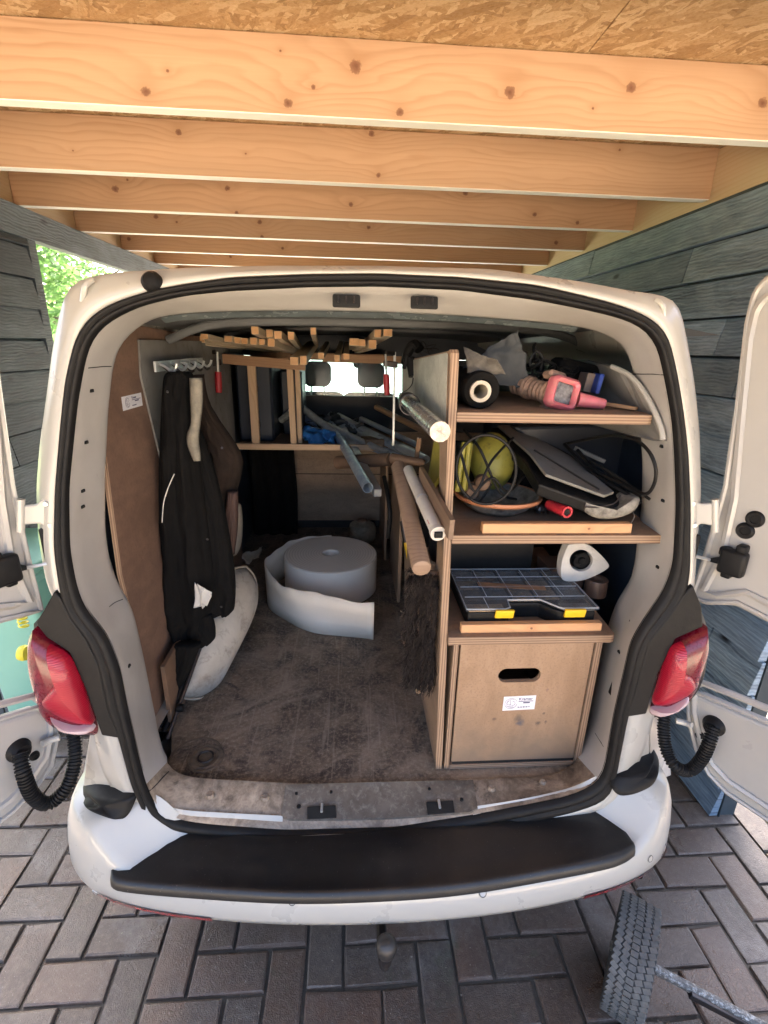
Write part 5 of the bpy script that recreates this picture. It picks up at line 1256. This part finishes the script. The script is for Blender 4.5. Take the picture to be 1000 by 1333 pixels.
beam('bottom_rail', onY(338, 580, 1.56)+Vector((0, 0, .0)), onY(372, 560, 2.0), .035, .02, DARKWOOD, ms)
# dark panel / coat-like black cloth hanging below the shelf and dark boxes above
bx_ = thing('black_curtain', (-.5, 2.0, .62), 'black cloth hanging below the cross shelf at the left of the bulkhead', 'curtain')
rows = []
for i in range(13):
    z = .62+(SZ-.04-.62)*i/12; rows.append([Vector((-.72+.28*j/22+.006*sin(z*9), 2.02+.016*sin(j*.9+z*3)-.02*(1-i/12), z)) for j in range(23)])
grid('cloth_sheet', rows, FABBLK, bx_, True, thick=.004)
db = thing('dark_toolbox', (-.60, 1.8, SZ), 'tall dark blue case standing on the cross shelf behind the wooden uprights', 'case')
box2('case_shell', (-.683, 1.62, SZ-.005), (-.50, 2.1, 1.70), NAVY, db, .012)
box2('case_lid', (-.49, 1.85, SZ-.005), (-.37, 2.1, 1.66), NAVY, db, .012)
for z in (1.38, 1.56): box2('case_clasp', (-.60, 1.612, z), (-.57, 1.62, z+.03), BLKPL, db, .002)

# ------------------------------------------------------------------ pine battens stacked on the rack: (front px, front py, back px, back py, Yf, w, h)
BAT = [(231, 441, 330, 452, 1.15, .042, .022), (243, 442, 345, 454, 1.10, .03, .026), (252, 444, 350, 455, 1.12, .034, .03), (263, 442, 360, 456, 1.14, .03, .026), (266, 438, 330, 452, .98, .036, .022),
       (297, 441, 365, 455, 1.10, .04, .026), (309, 443, 372, 456, 1.12, .032, .026), (318, 444, 378, 457, 1.13, .034, .026), (330, 444, 385, 458, 1.10, .034, .03), (341, 445, 390, 459, 1.12, .03, .026),
       (332, 430, 372, 450, .92, .034, .030), (351, 434, 385, 454, 1.05, .034, .032), (362, 436, 386, 453, .98, .036, .032), (379, 437, 390, 452, .98, .030, .032), (353, 446, 392, 460, 1.1, .036, .034),
       (408, 431, 412, 448, .95, .026, .030), (383, 470, 405, 448, 1.15, .044, .036), (395, 469, 410, 448, 1.17, .036, .04), (418, 463, 426, 448, 1.3, .034, .03), (439, 467, 444, 448, 1.25, .03, .036), (451, 464, 452, 448, 1.3, .034, .03),
       (461, 445, 458, 452, 1.15, .05, .032), (471, 446, 462, 454, 1.16, .04, .030), (492, 434, 470, 452, 1.0, .034, .032), (485, 448, 465, 456, 1.1, .040, .038), (505, 433, 475, 452, 1.02, .046, .030)]
GRP = 'pine battens stacked under the headliner'
pos = ['far left end of the stack', 'second from the left of the stack', 'third from the left, lying low in the stack', 'fourth from the left end of the stack', 'on top of the left end of the stack, its end whitish above',
       'left of centre in the flat row', 'in the flat row, second after the gap', 'in the flat row, third after the gap', 'in the flat row, fourth after the gap', 'in the flat row, last on the right',
       'highest of the left heap, its end nearest the camera', 'behind the highest one of the left heap', 'wide one right of the highest in the left heap', 'rightmost of the left heap', 'low at the foot of the left heap',
       'single one standing clear above the seats', 'drooping low left of the middle headrest', 'drooping low beside its twin left of the middle headrest', 'small drooping one over the middle headrest', 'longest drooping one over the cab window', 'small drooping one right of the longest',
       'wide flat one at the left of the right heap', 'flat one second from the left of the right heap', 'upper one slanting to the left in the right heap', 'lower one slanting to the left in the right heap', 'rightmost, slanting to the left over the red clamp']
def endmix():
    s = NB('batten_wood'); v = s.shift(); n = s.sep(s.tc.outputs['Normal']); e = s.math('GREATER_THAN', s.math('ABSOLUTE', n[0]), .8)
    g = s.noise(1, v, 4, .6, sc3=(3, 120, 120)); c = s.mix(g, (.70, .60, .45), (.55, .45, .32)); c2 = s.mix(s.noise(60, v, 4), (.66, .40, .20), (.5, .28, .13))
    s.bump(g, .2, .001); return s.set(s.mix(e, c, c2), .6)
BATW = endmix()
for (x0, y0, x1, y1, Yf, w_, h_), ps in zip(BAT, pos):
    p = onY(x0, y0, Yf); q = onY(x1, y1, 2.0)
    b = beam('pine_batten', p, q, w_*.78, h_*.9, BATW, None, bev=.001); tag(b, 'pine batten, '+ps, 'batten', GRP)

# ------------------------------------------------------------------ clamps
def clamp(name, bar, hpx, hY, label, jaw):
    (x0, y0, x1, y1, Y) = bar; a = onY(x0, y0, Y); b = onY(x1, y1, Y); t = thing(name, b, label, 'clamp', 'screw clamps hanging from the batten rack')
    beam('clamp_bar', a, b, .006, .011, STEEL, t)
    x, ya, yb = hpx; p, q = onY(x, ya, hY), onY(x+1, yb, hY)
    m = MB(); m.tube([p.lerp(q, i/12) for i in range(13)], lambda s: .0135+.0015*sin(s*pi), 14); m.build('red_handle', REDPL, t, True)
    tube('screw', [onY(x-1, ya-26, hY), p], .005, STEEL, t)
    J = [onY(u, v, (Y+hY)/2) for u, v in jaw]; beam('sliding_jaw', J[0], J[1], .016, .026, DARKMET, t, bev=.003)
    beam('fixed_jaw', onY(x0, y0+2, Y), onY(x-1, y0+1, hY), .014, .018, DARKMET, t, bev=.003)
clamp('screw_clamp', (272, 457, 282, 556, 1.30), (284, 484, 511), 1.28, 'left screw clamp with a red handle hanging above the dark jackets', [(268, 474), (288, 471)])
clamp('screw_clamp', (514, 458, 512, 580, 1.30), (503, 487, 514), 1.28, 'right screw clamp with a red handle hanging by the upright of the shelving', [(499, 473), (518, 475)])

# ------------------------------------------------------------------ pipes and poles
def end_cap(c, d, r, mat, par): 
    return lathe('end_face', c, [(0, .001), (r*.8, .0015), (r, 0)], mat, par, seg=20, rot=Vector(d).to_track_quat('Z', 'Y'))
G = 'pipes and poles lying over the cross shelf'
BLUEST = grimy('blue_smeared_steel', (.60, .66, .70), (.06, .18, .40), .35, 22, .75, metal=.3)
p, q = onY(479, 635, .95), onY(428, 546, 2.05)
o = pipe('steel_pipe', p, q, .0235, BLUEST, None); tag(o, 'round steel pipe smeared with blue paint, open end towards the camera', 'pipe', G)
o = beam('square_steel_bar', onY(492, 642, .97), onY(441, 548, 2.0), .033, .033, STEEL); tag(o, 'square steel bar beside the blue smeared pipe', 'bar', G)
BP = thing('steel_tube', onX(573, 562, .098), 'shiny aluminium tube with a crushed foil end sticking out beside the upright', 'tube', G)
a, b = onX(573, 562, .098), onX(526, 519, .085)
m = MB(); m.tube([a.lerp(b, i/20) for i in range(21)], .0215, 28, cap=False); m.build('tube_body', CHROME, BP, True)
d = (a-b).normalized()
rows = []
for j in range(9):
    rr = .0222*(1-j/8); rows.append([a+d*(.002+.004*noise.noise(Vector((j*1.3, k*1.1, 0))))+(d.orthogonal().normalized()*cos(2*pi*k/28)+d.cross(d.orthogonal().normalized())*sin(2*pi*k/28))*rr for k in range(28)])
grid('foil_end', rows, grimy('crushed_foil', (.62, .58, .5), (.35, .3, .25), .45, 70, 1, metal=.4, bump=.8, bs=150), BP, True, closed=True)
tag(pipe('grey_ring', onX(531, 524, .080), onX(534, 527, .080), .031, DARKMET, None, wall=.003, seg=32), 'thin metal ring round the back of the shiny tube', 'ring')
wp = thing('wooden_pole', onY(549, 742, .60), 'long wooden pole with a rounded end pointing down at the broom', 'pole', G)
m = MB(); a, b = onX(548, 736, .075), onX(519, 608, .06); m.tube([a+(a-b).normalized()*.012*1.2, a+(a-b).normalized()*.011, a, b], lambda t: .0235 if t > .5 else (.015 if t < .1 else .022), 18); m.build('pole_shaft', DARKWOOD if 0 else timber('pole_wood', (.31, .215, .15), (.17, .105, .07), auto=True), wp, True)
wtb = thing('white_tube', onY(573, 697, .50), 'white telescopic tube with a red sticker and a square black socket end', 'tube', G)
a, b = onX(570, 694, .112), onX(532, 612, .085); m = MB(); m.tube([a, a.lerp(b, .5), b], .0165, 18); m.build('tube_shaft', WHITEPL, wtb, True)
m = MB(); m.tube([a.lerp(b, .45), a.lerp(b, .47)], .0178, 18); m.build('collar', STEEL, wtb, True)
m = MB(); m.tube([a.lerp(b, -.01), a.lerp(b, .03)], .0185, 18); m.build('end_collar', WHITEPL, wtb, True)
dd = (a-b).normalized(); box('socket', a+dd*.008, (.019, .006, .014), BLACKHOLE, wtb, rot=dd.to_track_quat('Y', 'Z'), bev=0)
cpt = a.lerp(b, .14)+Vector((-.006, -.0155, .006)); box('red_label', cpt, (.016, .0015, .022), REDPL, wtb, rot=(b-a).to_track_quat('Z', 'Y'), bev=0)
ml = thing('wooden_mallet', onY(530, 600, 1.2), 'brown wooden handle lying crosswise over the poles', 'mallet', None)
m = MB(); a, b = onY(507, 596, 1.18), onY(553, 602, 1.12); m.tube([a+(b-a)*i/14 for i in range(15)], lambda t: .025*(1-.35*t)*(1 if 0 < t < 1 else .55), 16); m.build('handle', DARKWOOD, ml, True)
m = MB(); a, b = onY(440, 602, 1.42), onY(508, 598, 1.2); m.tube([a, a.lerp(b, .5), b], lambda t: .034*(1-.1*t), 16); m.build('log_body', DARKWOOD, ml, True)
tag(beam('angled_board', onX(588, 690, .135), onX(548, 618, .11), .012, .05, timber('board_wood', (.2, .135, .09), (.12, .075, .05), auto=True)), 'narrow wooden board standing slanted behind the white tube', 'board')
tag(beam('thin_batten', onY(546, 570, 1.2), onY(541, 606, 1.2), .012, .02, OLDPINE), 'short upright batten behind the shiny tube', 'batten')
GR = grimy('grey_plastic_pipe', (.42, .45, .46), (.16, .18, .18), .5, 20, .8)
r = random.Random(12)
PIL = [((398, 545), (520, 596), 2.0, 1.45, .018, BLUEST, 'grey pipe'), ((452, 552), (548, 595), 1.95, 1.3, .02, GR, 'grey pipe'), ((430, 540), (500, 575), 2.05, 1.6, .015, GR, 'grey pipe'), ((490, 530), (600, 585), 2.0, 1.3, .013, OLDPINE, 'brown rod'),
       ((460, 558), (497, 577), 1.9, 1.56, .022, STEEL, 'short tube'), ((380, 520), (440, 568), 2.05, 1.7, .016, GR, 'grey pipe'), ((470, 560), (555, 598), 1.9, 1.2, .015, STEEL, 'steel pipe'), ((408, 575), (470, 548), 1.62, 2.0, .02, GR, 'grey pipe')]
PIL += [((415, 548), (505, 590), 1.9, 1.4, .012, STEEL, 'steel_rail'), ((440, 541), (533, 590), 2.0, 1.4, .014, STEEL, 'steel_rail'), ((470, 545), (545, 580), 1.9, 1.5, .011, STEEL, 'steel_rail'), ((425, 556), (470, 583), 1.85, 1.54, .013, STEEL, 'steel_rail')]
desc = ['grey blue pipe deepest in the heap', 'thick grey pipe running right in the heap', 'thin grey pipe at the back of the heap', 'thin brown rod crossing behind the shiny tube', 'short thick tube at the front edge of the shelf', 'pipe slanting down from the left seat', 'steel pipe reaching right above the mallet', 'grey pipe lying across under the others', 'bright rail just right of the square bar', 'long bright rail crossing the middle of the heap', 'bright thin rail at the right of the heap', 'bright short rail left of the square bar']
for (a_, b_, Y0, Y1, rad_, mt, nm), ds in zip(PIL, desc):
    o = pipe(nm.replace(' ', '_'), onY(*a_, Y0), onY(*b_, Y1), rad_*1.3, mt, None, wall=.003, seg=14); tag(o, ds, 'pipe', G)
tag(box('cardboard_piece', onY(485, 575, 1.58), (.10, .12, .04), grimy('brown_card', (.24, .16, .1), (.15, .1, .06), .8, 12, .8), rot=Quaternion((0, 0, 1), .2)), 'brown cardboard piece on the shelf in front of the pipes', 'card')
tag(crumple('blue_bag', [onY(388, 578, 1.55), onY(432, 578, 1.55), onY(430, 562, 1.72), onY(392, 558, 1.75)], 22, 16, BLUEBAG, .05, 4), 'crumpled blue plastic bag on the cross shelf', 'bag')
tag(crumple('grey_rag', [onY(430, 566, 1.75), onY(470, 560, 1.8), onY(455, 545, 1.95), onY(400, 548, 1.95)], 20, 14, TARP, .07, 9), 'dusty grey rag heaped behind the blue bag', 'rag')
jar = thing('glass_jar', onY(372, 548, 1.8), 'small clear jar leaning on the uprights of the cross shelf', 'jar')
tube('jar_body', [onY(365, 548, 1.8), onY(378, 538, 1.8)], .02, grimy('smoky_jar', (.3, .32, .3), (.1, .1, .1), .15, 40, .9), jar)
tube('jar_lid', [onY(378, 538, 1.8), onY(381, 536, 1.8)], .022, STEEL, jar)
# spray gun / trimmer hanging at the back top of the upright
sg = thing('spray_gun', onX(541, 470, .10), 'black spray gun hanging at the top of the shelving upright', 'spray gun')
H = onY(538, 478, .80)
tube('grip', [onY(534, 466, .80), onY(538, 490, .78)], .0165, BLKPL, sg, 12)
m = MB(); m.tube(spline([onY(528, 472, .84), onY(532, 456, .80), onY(540, 448, .78), onY(546, 455, .76)], 5), .017, 10); m.build('gun_head', BLKPL, sg, True)
box('trigger', onY(528, 471, .80), (.014, .02, .05), BLKPL, sg, rot=Quaternion((0, 1, 0), .2), bev=.003)
r = random.Random(8)
for k in range(7):
    c = onY(541, 455, .80); tube('wire', [c, c+Vector((r.uniform(-.01, .07), r.uniform(-.03, .05), r.uniform(.0, .03))), c+Vector((r.uniform(.0, .09), r.uniform(-.03, .05), r.uniform(-.03, .012)))], .0012, BLKPL, sg, 5, n=5)
tube('lead', [onX(x, y, .11) for x, y in [(538, 492), (536, 501), (528, 509), (518, 513)]], .0018, BLKPL, sg, 6, n=6)
tag(tube('wall_hose', [onY(505, 700, 1.1), onY(508, 670, 1.1), onY(504, 640, 1.15), onY(500, 620, 1.2)], .010, BLKPL, None, 8, n=6), 'black hose hanging between the divider and the wooden pole', 'hose')
yh = thing('yellow_handled_tool', onY(531, 725, .95), 'yellow handled tool hanging behind the broom beside the wooden pole', 'hand tool')
tube('yellow_handle', [onY(533, 727, .95), onY(529, 706, .97)], .0125, YELCL, yh, 12); tube('tool_shank', [onY(529, 706, .97), onY(524, 678, 1.0)], .014, DARKMET, yh, 12)
tag(crumple('dark_glove', [onY(543, 640, .9), onY(562, 660, .85), onY(568, 715, .8), onY(548, 712, .85)], 14, 16, FABBLK, .03, 5, .004), 'dark blue black work glove stuffed behind the white tube', 'glove')
# ------------------------------------------------------------------ broom standing on its bristle end against the upright
br = thing('broom', onZ(545, 900, .6), 'wide broom head with dense dark bristles leaning on the left face of the upright', 'broom')
bt_, bb_ = onX(550, 748, .098), onX(545, 893, .108)
ax = (bt_-bb_); L = ax.length; ax.normalize(); sx = Vector((1, 0, 0)); fn = Vector((-.35, -.94, 0)).normalized(); sd = ax.cross(fn).normalized()
beam('broom_block', bb_-fn*.03, bt_-fn*.03, .075, .022, DARKWOOD, br, bev=.004)
tube('block_peg', [bb_-ax*.005, bb_-ax*.022], .008, PINE_LEN, br, 8)
V = []; F = []; r = random.Random(2)
for ci in range(5):
    for cj in range(26):
        base = bb_+ax*(L*(.02+.96*cj/25)+r.uniform(-.003, .003))+sd*(-.034+.068*ci/4+r.uniform(-.002, .002))-fn*.02; lean_ = sd*r.gauss(0, .12)+ax*r.gauss(-.05, .16); ll = r.uniform(.8, 1.12)
        for k in range(46):
            d = (fn+lean_+sd*r.gauss(0, .10)+ax*r.gauss(0, .10)).normalized(); l = r.uniform(.040, .062)*ll; p = base+sd*r.gauss(0, .003)+ax*r.gauss(0, .003)
            mid_ = p+d*l*.6+ax*r.gauss(0, .003); e = p+d*l+Vector((r.gauss(0, .006), r.gauss(0, .005), r.gauss(0, .008)-.005)); wv = d.cross(ax).normalized()*.0008 if k % 2 else d.cross(sd).normalized()*.0008
            b = len(V); V += [p-wv, p+wv, mid_+wv, mid_-wv, e]; F += [(b, b+1, b+2, b+3), (b+3, b+2, b+4)]
o = mk('bristles', V, F, BRIST, br); tag(o, 'dark matted bristles of the broom', kind='stuff')
STRAW = grimy('pale_straw', (.4, .33, .22), (.3, .24, .15), .8, 30, .5)
m = MB(); m.tube(spline([onY(521, 795, .36), onY(536, 805, .35), onY(551, 817, .34), onY(554, 800, .34), onY(554, 775, .35)], 5), .0013, 5); m.build('straw', STRAW, br, True)
tube('brush_hook', [onY(526, 820, .38), onY(524, 830, .37), onY(528, 840, .37)], .004, DARKWOOD, br, 6, n=4)

# ------------------------------------------------------------------ coat rack and clothes on the left wall
cr = thing('coat_rack', (-.66, .5, 1.7), 'metal coat hook rail on the left wall above the hanging jackets', 'coat rack')
a, b = onX(205, 478, -.655), onX(262, 480, -.655)
prism('rail', [Vector((-.66, a.y, a.z+.016)), Vector((-.66, b.y+.05, a.z+.016)), Vector((-.66, b.y+.05, a.z-.014)), Vector((-.66, a.y, a.z-.014))], (-.006, 0, 0), STEEL, cr, bev=.001)
for k in range(5):
    y = a.y+.03+k*(b.y-a.y)/4.6
    tube('hook', [Vector((-.658, y, a.z+.008)), Vector((-.64, y-.004, a.z+.0)), Vector((-.625, y-.006, a.z-.012)), Vector((-.612, y-.008, a.z-.006)), Vector((-.606, y-.008, a.z+.010))], .0045, STEEL, cr, 8, n=5)
    tube('hook', [Vector((-.658, y+.01, a.z+.004)), Vector((-.64, y+.012, a.z-.012)), Vector((-.630, y+.012, a.z-.024)), Vector((-.62, y+.012, a.z-.018))], .004, DARKMET, cr, 8, n=5)
def garment(name, rows_, Y, depth, mat, parent, seed, folds=7, amp=.010, yslope=0):
    """rows_: (py, xl, xr) outline traced in the photo, hung at distance Y with real depth and folds"""
    pts = []; n = 72; R = []
    L_ = spline([Vector((py, xl, xr)) for py, xl, xr in rows_], 7)
    for i, q in enumerate(L_):
        t = i/(len(L_)-1); yy = Y+yslope*t
        a = onY(q.y, q.x, yy); b = onY(q.z, q.x, yy); c = (a+b)/2; hw_ = (b-a).length/2; loop = []
        dd_ = depth*(.55+.45*sin(min(1, t*1.4)*pi/2))
        for k in range(n):
            an = 2*pi*k/n; f = 1+.0; w1 = amp*(.25+t)*(sin(an*folds+seed+1.2*noise.noise(Vector((t*2.2, an, seed))))+.6*noise.noise(Vector((cos(an)*2, sin(an)*2, t*5+seed)))*2)
            wr = amp*.55*noise.noise(Vector((cos(an)*5, sin(an)*5, t*16+seed*3)))*2.2
            x = cos(an)*hw_; y = sin(an)*dd_/2
            kk = abs(sin(an)); x += cos(an)*w1*.25
            loop.append(c+Vector((x, y+sin(an)*(w1+wr)*(.3+kk), 0)))
        R.append(loop)
    o = grid(name, R, mat, parent, True, closed=True)
    me = o.data; bm_ = bmesh.new(); bm_.from_mesh(me); bmesh.ops.holes_fill(bm_, edges=[e for e in bm_.edges if e.is_boundary], sides=0); bmesh.ops.recalc_face_normals(bm_, faces=bm_.faces); bm_.to_mesh(me); bm_.free()
    for p_ in me.polygons: p_.use_smooth = True
    return o
jk = thing('black_coat', onY(255, 480, .55), 'long black coat with thin white piping hanging from the hook rail', 'coat')
garment('coat_body', [(484, 219, 248), (492, 214, 252), (520, 212, 253), (570, 210, 256), (620, 208, 262), (680, 208, 270), (730, 208, 276), (770, 209, 278), (800, 213, 276), (818, 222, 270), (826, 232, 262)], .52, .12, FABBLK, jk, 1.3, 6, .010)
garment('coat_sleeve', [(560, 246, 262), (600, 250, 276), (660, 258, 292), (720, 262, 303), (760, 266, 307), (790, 268, 306), (796, 274, 300)], .56, .09, FABBLK, jk, 4.1, 4, .008)
garment('coat_hem_tail', [(800, 244, 276), (815, 244, 280), (830, 252, 280), (836, 258, 274)], .50, .07, FABBLK, jk, 2, 3, .004)
tube('white_piping', [onY(x, y, .452) for x, y in [(227, 617), (219, 635), (213, 655), (211, 680)]], .0017, WHITEPL, jk, 6, n=6)
# cream fleece lining showing in the collar opening
P_ = [(248, 492, 262), (249, 520, 263), (250, 550, 260), (245, 565, 258), (245, 578, 258), (250, 592, 260), (254, 600, 260)]
rows = []
for xl, y, xr in P_: rows.append([onY(xl+(xr-xl)*j/6, y, .47-.012*sin(pi*j/6)) for j in range(7)])
rows = [[Vector(p) for p in spline(list(col), 4)] for col in zip(*rows)]
FLEECE = grimy('cream_fleece', (.26, .24, .19), (.14, .125, .10), .95, 30, .9, bump=.7, bs=150)
grid('fleece_lining', rows, FLEECE, jk, True, thick=.008)
j2 = thing('brown_work_jacket', onY(290, 540, .75), 'dark brown work jacket with a puffed sleeve hanging behind the black coat', 'jacket')
garment('jacket_body', [(488, 252, 264), (520, 254, 270), (545, 256, 284), (580, 258, 308), (600, 260, 316), (620, 262, 313), (650, 268, 306), (700, 272, 302), (760, 274, 300)], .72, .15, FABBRN, j2, 2.2, 5, .012)
tube('snap_button', [onY(289, 583, .63), onY(289, 583, .628)], .004, DARKMET, j2, 10, smooth=False)
garment('pocket_tool', [(640, 296, 310), (680, 292, 310), (720, 296, 306)], .66, .05, grimy('dark_red_brown_leather', (.06, .03, .022), (.04, .02, .016), .7, 12, .8), j2, 3, 3, .003)
for (x, y) in ((218, 510), (270, 702), (288, 790)): lathe('stud', onY(x, y, .452 if x < 280 else .5), [(0, .003), (.0035, .002), (.004, 0)], DARKMET, jk, seg=10, axis='Y')
gl = thing('white_rag', onY(263, 790, .44), 'small white folded rag sticking out at the hem of the black coat', 'rag')
for k, (pts3) in enumerate(([(253, 758), (262, 770), (266, 788), (252, 791)], [(256, 760), (276, 772), (274, 780), (264, 792)], [(262, 768), (276, 775), (270, 788), (260, 786)])):
    q = [onY(x, y, .440-.004*k) for x, y in pts3]; crumple('rag_fold', q, 8, 8, WHITEPL, .006, k+2, .0025, gl)
# white padded board leaning under the coat
wb = thing('white_padded_mat', onZ(250, 900, .6), 'grubby white padded kneeling mat leaning on the left wall below the coat', 'mat')
Lp = Vector((-.62, .5, .62)); nrm = Vector((.83, -.45, .33)).normalized()
out_ = dens([(318, 738), (329, 752), (332, 775), (326, 800), (310, 835), (292, 870), (276, 898), (258, 909), (238, 909), (232, 900), (238, 870), (248, 840), (262, 800), (280, 765), (300, 742)], 5)
pillow('mat_body', [onPl(x, y, Lp, nrm) for x, y in out_], nrm*.085, grimy('grubby_white_cover', (.50, .47, .41), (.34, .30, .25), .6, 7, .8, dirt=(.14, .11, .09), dirtlo=.52, dirthi=.72), wb, back=-nrm*.05, rings=9)
m = MB(); m.tube([onPl(x, y, Lp, nrm)+nrm*.012 for x, y in out_], .004, 6, closed=True); m.build('mat_piping', OFFW, wb, True)
tag(pillow('pale_bottle', [onY(x, y, 1.25) for x, y in dens([(298, 662), (312, 660), (314, 700), (308, 722), (296, 720), (294, 690)])], (0, -.03, 0), OFFW, None, back=(0, .03, 0)), 'pale plastic bottle behind the hanging jackets', 'bottle')
tag(crumple('cream_rag', [onZ(312, 722, .66), onZ(345, 712, .64), onZ(338, 728, .61), onZ(318, 735, .61)], 10, 10, OFFW, .03, 7), 'cream rag lying on the floor by the left wall', 'rag')
# folded black stand leaning in the corner
st = thing('folded_stand', onZ(215, 960, .6), 'folded black metal stand leaning in the rear left corner of the load floor', 'stand')
a, b = onZ(218, 962, .605), onY(262, 840, .50)
tube('stand_leg', [a, a.lerp(b, .5), b], .006, DARKMET, st)
tube('stand_leg', [a+Vector((-.02, .03, 0)), b+Vector((-.02, .0, -.02))], .009, BLKPL, st)
tube('stand_leg', [a+Vector((-.04, .05, 0)), b+Vector((-.05, .02, -.02))], .012, BLKPL, st)
c = a.lerp(b, .33); lathe('stand_knob', c+Vector((.006, -.01, 0)), [(0, .012), (.012, .01), (.014, 0), (.012, -.01), (0, -.012)], BLKPL, st, seg=14, axis='X')
garment('wrapped_cover', [(838, 228, 262), (870, 216, 250), (905, 206, 236), (940, 207, 222), (958, 209, 215)], .42, .08, FABBLK, st, 5, 3, .006)
tag(box2('brown_wall_board', (-.682, .31, .602), (-.668, .60, .84), DARKWOOD), 'brown board end standing on the floor at the foot of the left lining', 'board')

# ================================================================== OUTSIDE OBJECTS
# green bin on the left and yellow coiled hose
bn = thing('green_bin', (-1.45, 1.27, 0), 'pale mint green plastic bin standing by the left plank wall', 'bin')
def tapered(name, x0, x1, y0, y1, z0, z1_, k, mat, par, bev=.02):
    cx, cy = (x0+x1)/2, (y0+y1)/2; V = []
    for z, q in ((z0, k), (z1_, 1)): V += [Vector((cx+(x-cx)*q, cy+(y-cy)*q, z)) for x, y in ((x0, y0), (x1, y0), (x1, y1), (x0, y1))]
    return mk(name, V, [(0, 1, 2, 3), (7, 6, 5, 4)]+[(i, (i+1) % 4, 4+(i+1) % 4, 4+i) for i in range(4)], mat, par, bev=bev, bseg=3, smooth=True, sharp=40)
tapered('bin_body', -1.70, -1.41, .90, 1.34, .06, .86, .82, MINT, bn)
tapered('bin_lid', -1.71, -1.395, .885, 1.36, .862, .91, 1.0, MINT, bn, .015)
box2('bin_rim', (-1.705, .89, .82), (-1.40, 1.35, .858), MINT, bn, .008)
for y in (.7,): 
    for x in (-1.64, -1.47): lathe('bin_wheel', (x, 1.30, .09), [(0, .02), (.085, .02), (.09, .01), (.09, -.01), (.085, -.02), (0, -.02)], BLKPL, bn, seg=24, axis='X')
bu = thing('blue_crate', (-1.3, 1.3, 0), 'bright blue box just seen between the left tail lamp and the bin', 'crate')
tapered('crate_body', -1.20, -.98, 1.3, 1.5, .03, .95, .9, BLUEPL, bu)
ch = thing('coiled_hose', onY(25, 830, 1.1), 'yellow coiled air hose hanging left of the tail lamp', 'hose')
hp_ = onY(25, 790, .55); m = MB(); R_ = .014; n = 120
m.tube([Vector((hp_.x+R_*cos(i*.5), hp_.y+R_*sin(i*.5)*1., hp_.z+.06-i*.0012)) for i in range(n)], .0032, 6); m.build('hose_coil', COIL, ch, True)
lathe('hose_reel', onY(31, 850, .55), [(0, .012), (.025, .012), (.028, .0), (.025, -.012), (0, -.012)], COIL, ch, seg=24, axis='X')
# loose wheel on an axle, bottom right
lw = thing('loose_wheel', onZ(805, 1325, 0), 'small worn treaded wheel on a bare metal axle standing on the paving at the right', 'wheel')
top_, bot_ = onZ(850, 1196, .335), onZ(818, 1338, .02)
wc = (top_+bot_)/2+Vector((.0, .045, -.012)); wr_ = (top_-bot_).length/2*.88
wup = (top_-bot_).normalized(); wax = Vector((.80, -.60, 0)); wax = (wax-wup*wax.dot(wup)).normalized(); wfw = wax.cross(wup).normalized()
WM = Matrix((wfw, wup, wax)).transposed().to_quaternion()      # local Z = axle
tw = .052
lathe('tyre', wc, [(wr_*.55, -tw*.8), (wr_*.8, -tw), (wr_*.94, -tw*.98), (wr_*.985, -tw*.8), (wr_, -tw*.5), (wr_, tw*.5), (wr_*.985, tw*.8), (wr_*.94, tw*.98), (wr_*.8, tw), (wr_*.55, tw*.8), (wr_*.55, -tw*.8)], grimy('tyre_groove_rubber', (.03, .031, .031), (.05, .05, .048), .8, 30, .8), lw, seg=72, rot=WM)
m = MB()
nb = 60
for i in range(nb):
    for j in range(5):
        a_ = 2*pi*(i+(j % 2)*.5)/nb; zz = (-2+j)*tw*.385; rr = wr_*(.978 if abs(j-2) < 2 else .966)
        q0 = WM @ Quaternion((0, 0, 1), a_) @ Quaternion((1, 0, 0), .5*(1 if j < 2 else -1 if j > 2 else 0))
        m.box(wc+WM @ Vector((rr*cos(a_), rr*sin(a_), zz)), (.012, 2*pi*wr_/nb*.86, tw*.34), q0)
tb = m.build('tread_blocks', grimy('tread_rubber', (.12, .12, .115), (.06, .06, .058), .7, 40, .9, bump=.4), lw); tag(tb, 'worn grey tread blocks', kind='stuff')
lathe('wheel_hub', wc, [(0, .03), (.03, .03), (.035, .02), (wr_*.5, .012), (wr_*.55, .03), (wr_*.55, -.03), (wr_*.5, -.012), (.0, -.02)], DARKMET, lw, seg=30, rot=WM)
ae = onZ(1010, 1345, .06)
flak = grimy('flaking_white_metal', (.5, .5, .48), (.04, .035, .03), .5, 60, 1, bump=.8, dirt=(.03, .025, .02), dirtlo=.42, dirthi=.5)
tube('axle', [wc+WM @ Vector((0, 0, tw)), ae], .013, flak, lw, 10)
box('axle_bracket', ae.lerp(wc, .35)+Vector((0, 0, -.012)), (.18, .03, .02), DARKMET, lw, rot=(ae-wc).to_track_quat('X', 'Z'))
# twigs and grit on the paving: loose bits
r = random.Random(21); V = []; F = []
for _ in range(3200):
    x, y = r.uniform(-1.7, 1.4), r.uniform(-.5, 1.6); s_ = r.uniform(.001, .0034); p = Vector((x, y, .037)); k = len(V)
    V += [p+Vector((r.uniform(-1, 1), r.uniform(-1, 1), r.uniform(0, 1)))*s_ for _ in range(4)]; F += [(k, k+1, k+2), (k, k+2, k+3), (k, k+1, k+3), (k+1, k+2, k+3)]
gt = mk('grit', V, F, grimy('pale_grit', (.3, .27, .22), (.12, .1, .08), .8, 30, .8)); tag(gt, 'pale grit and crumbs scattered over the brick paving', kind='stuff')
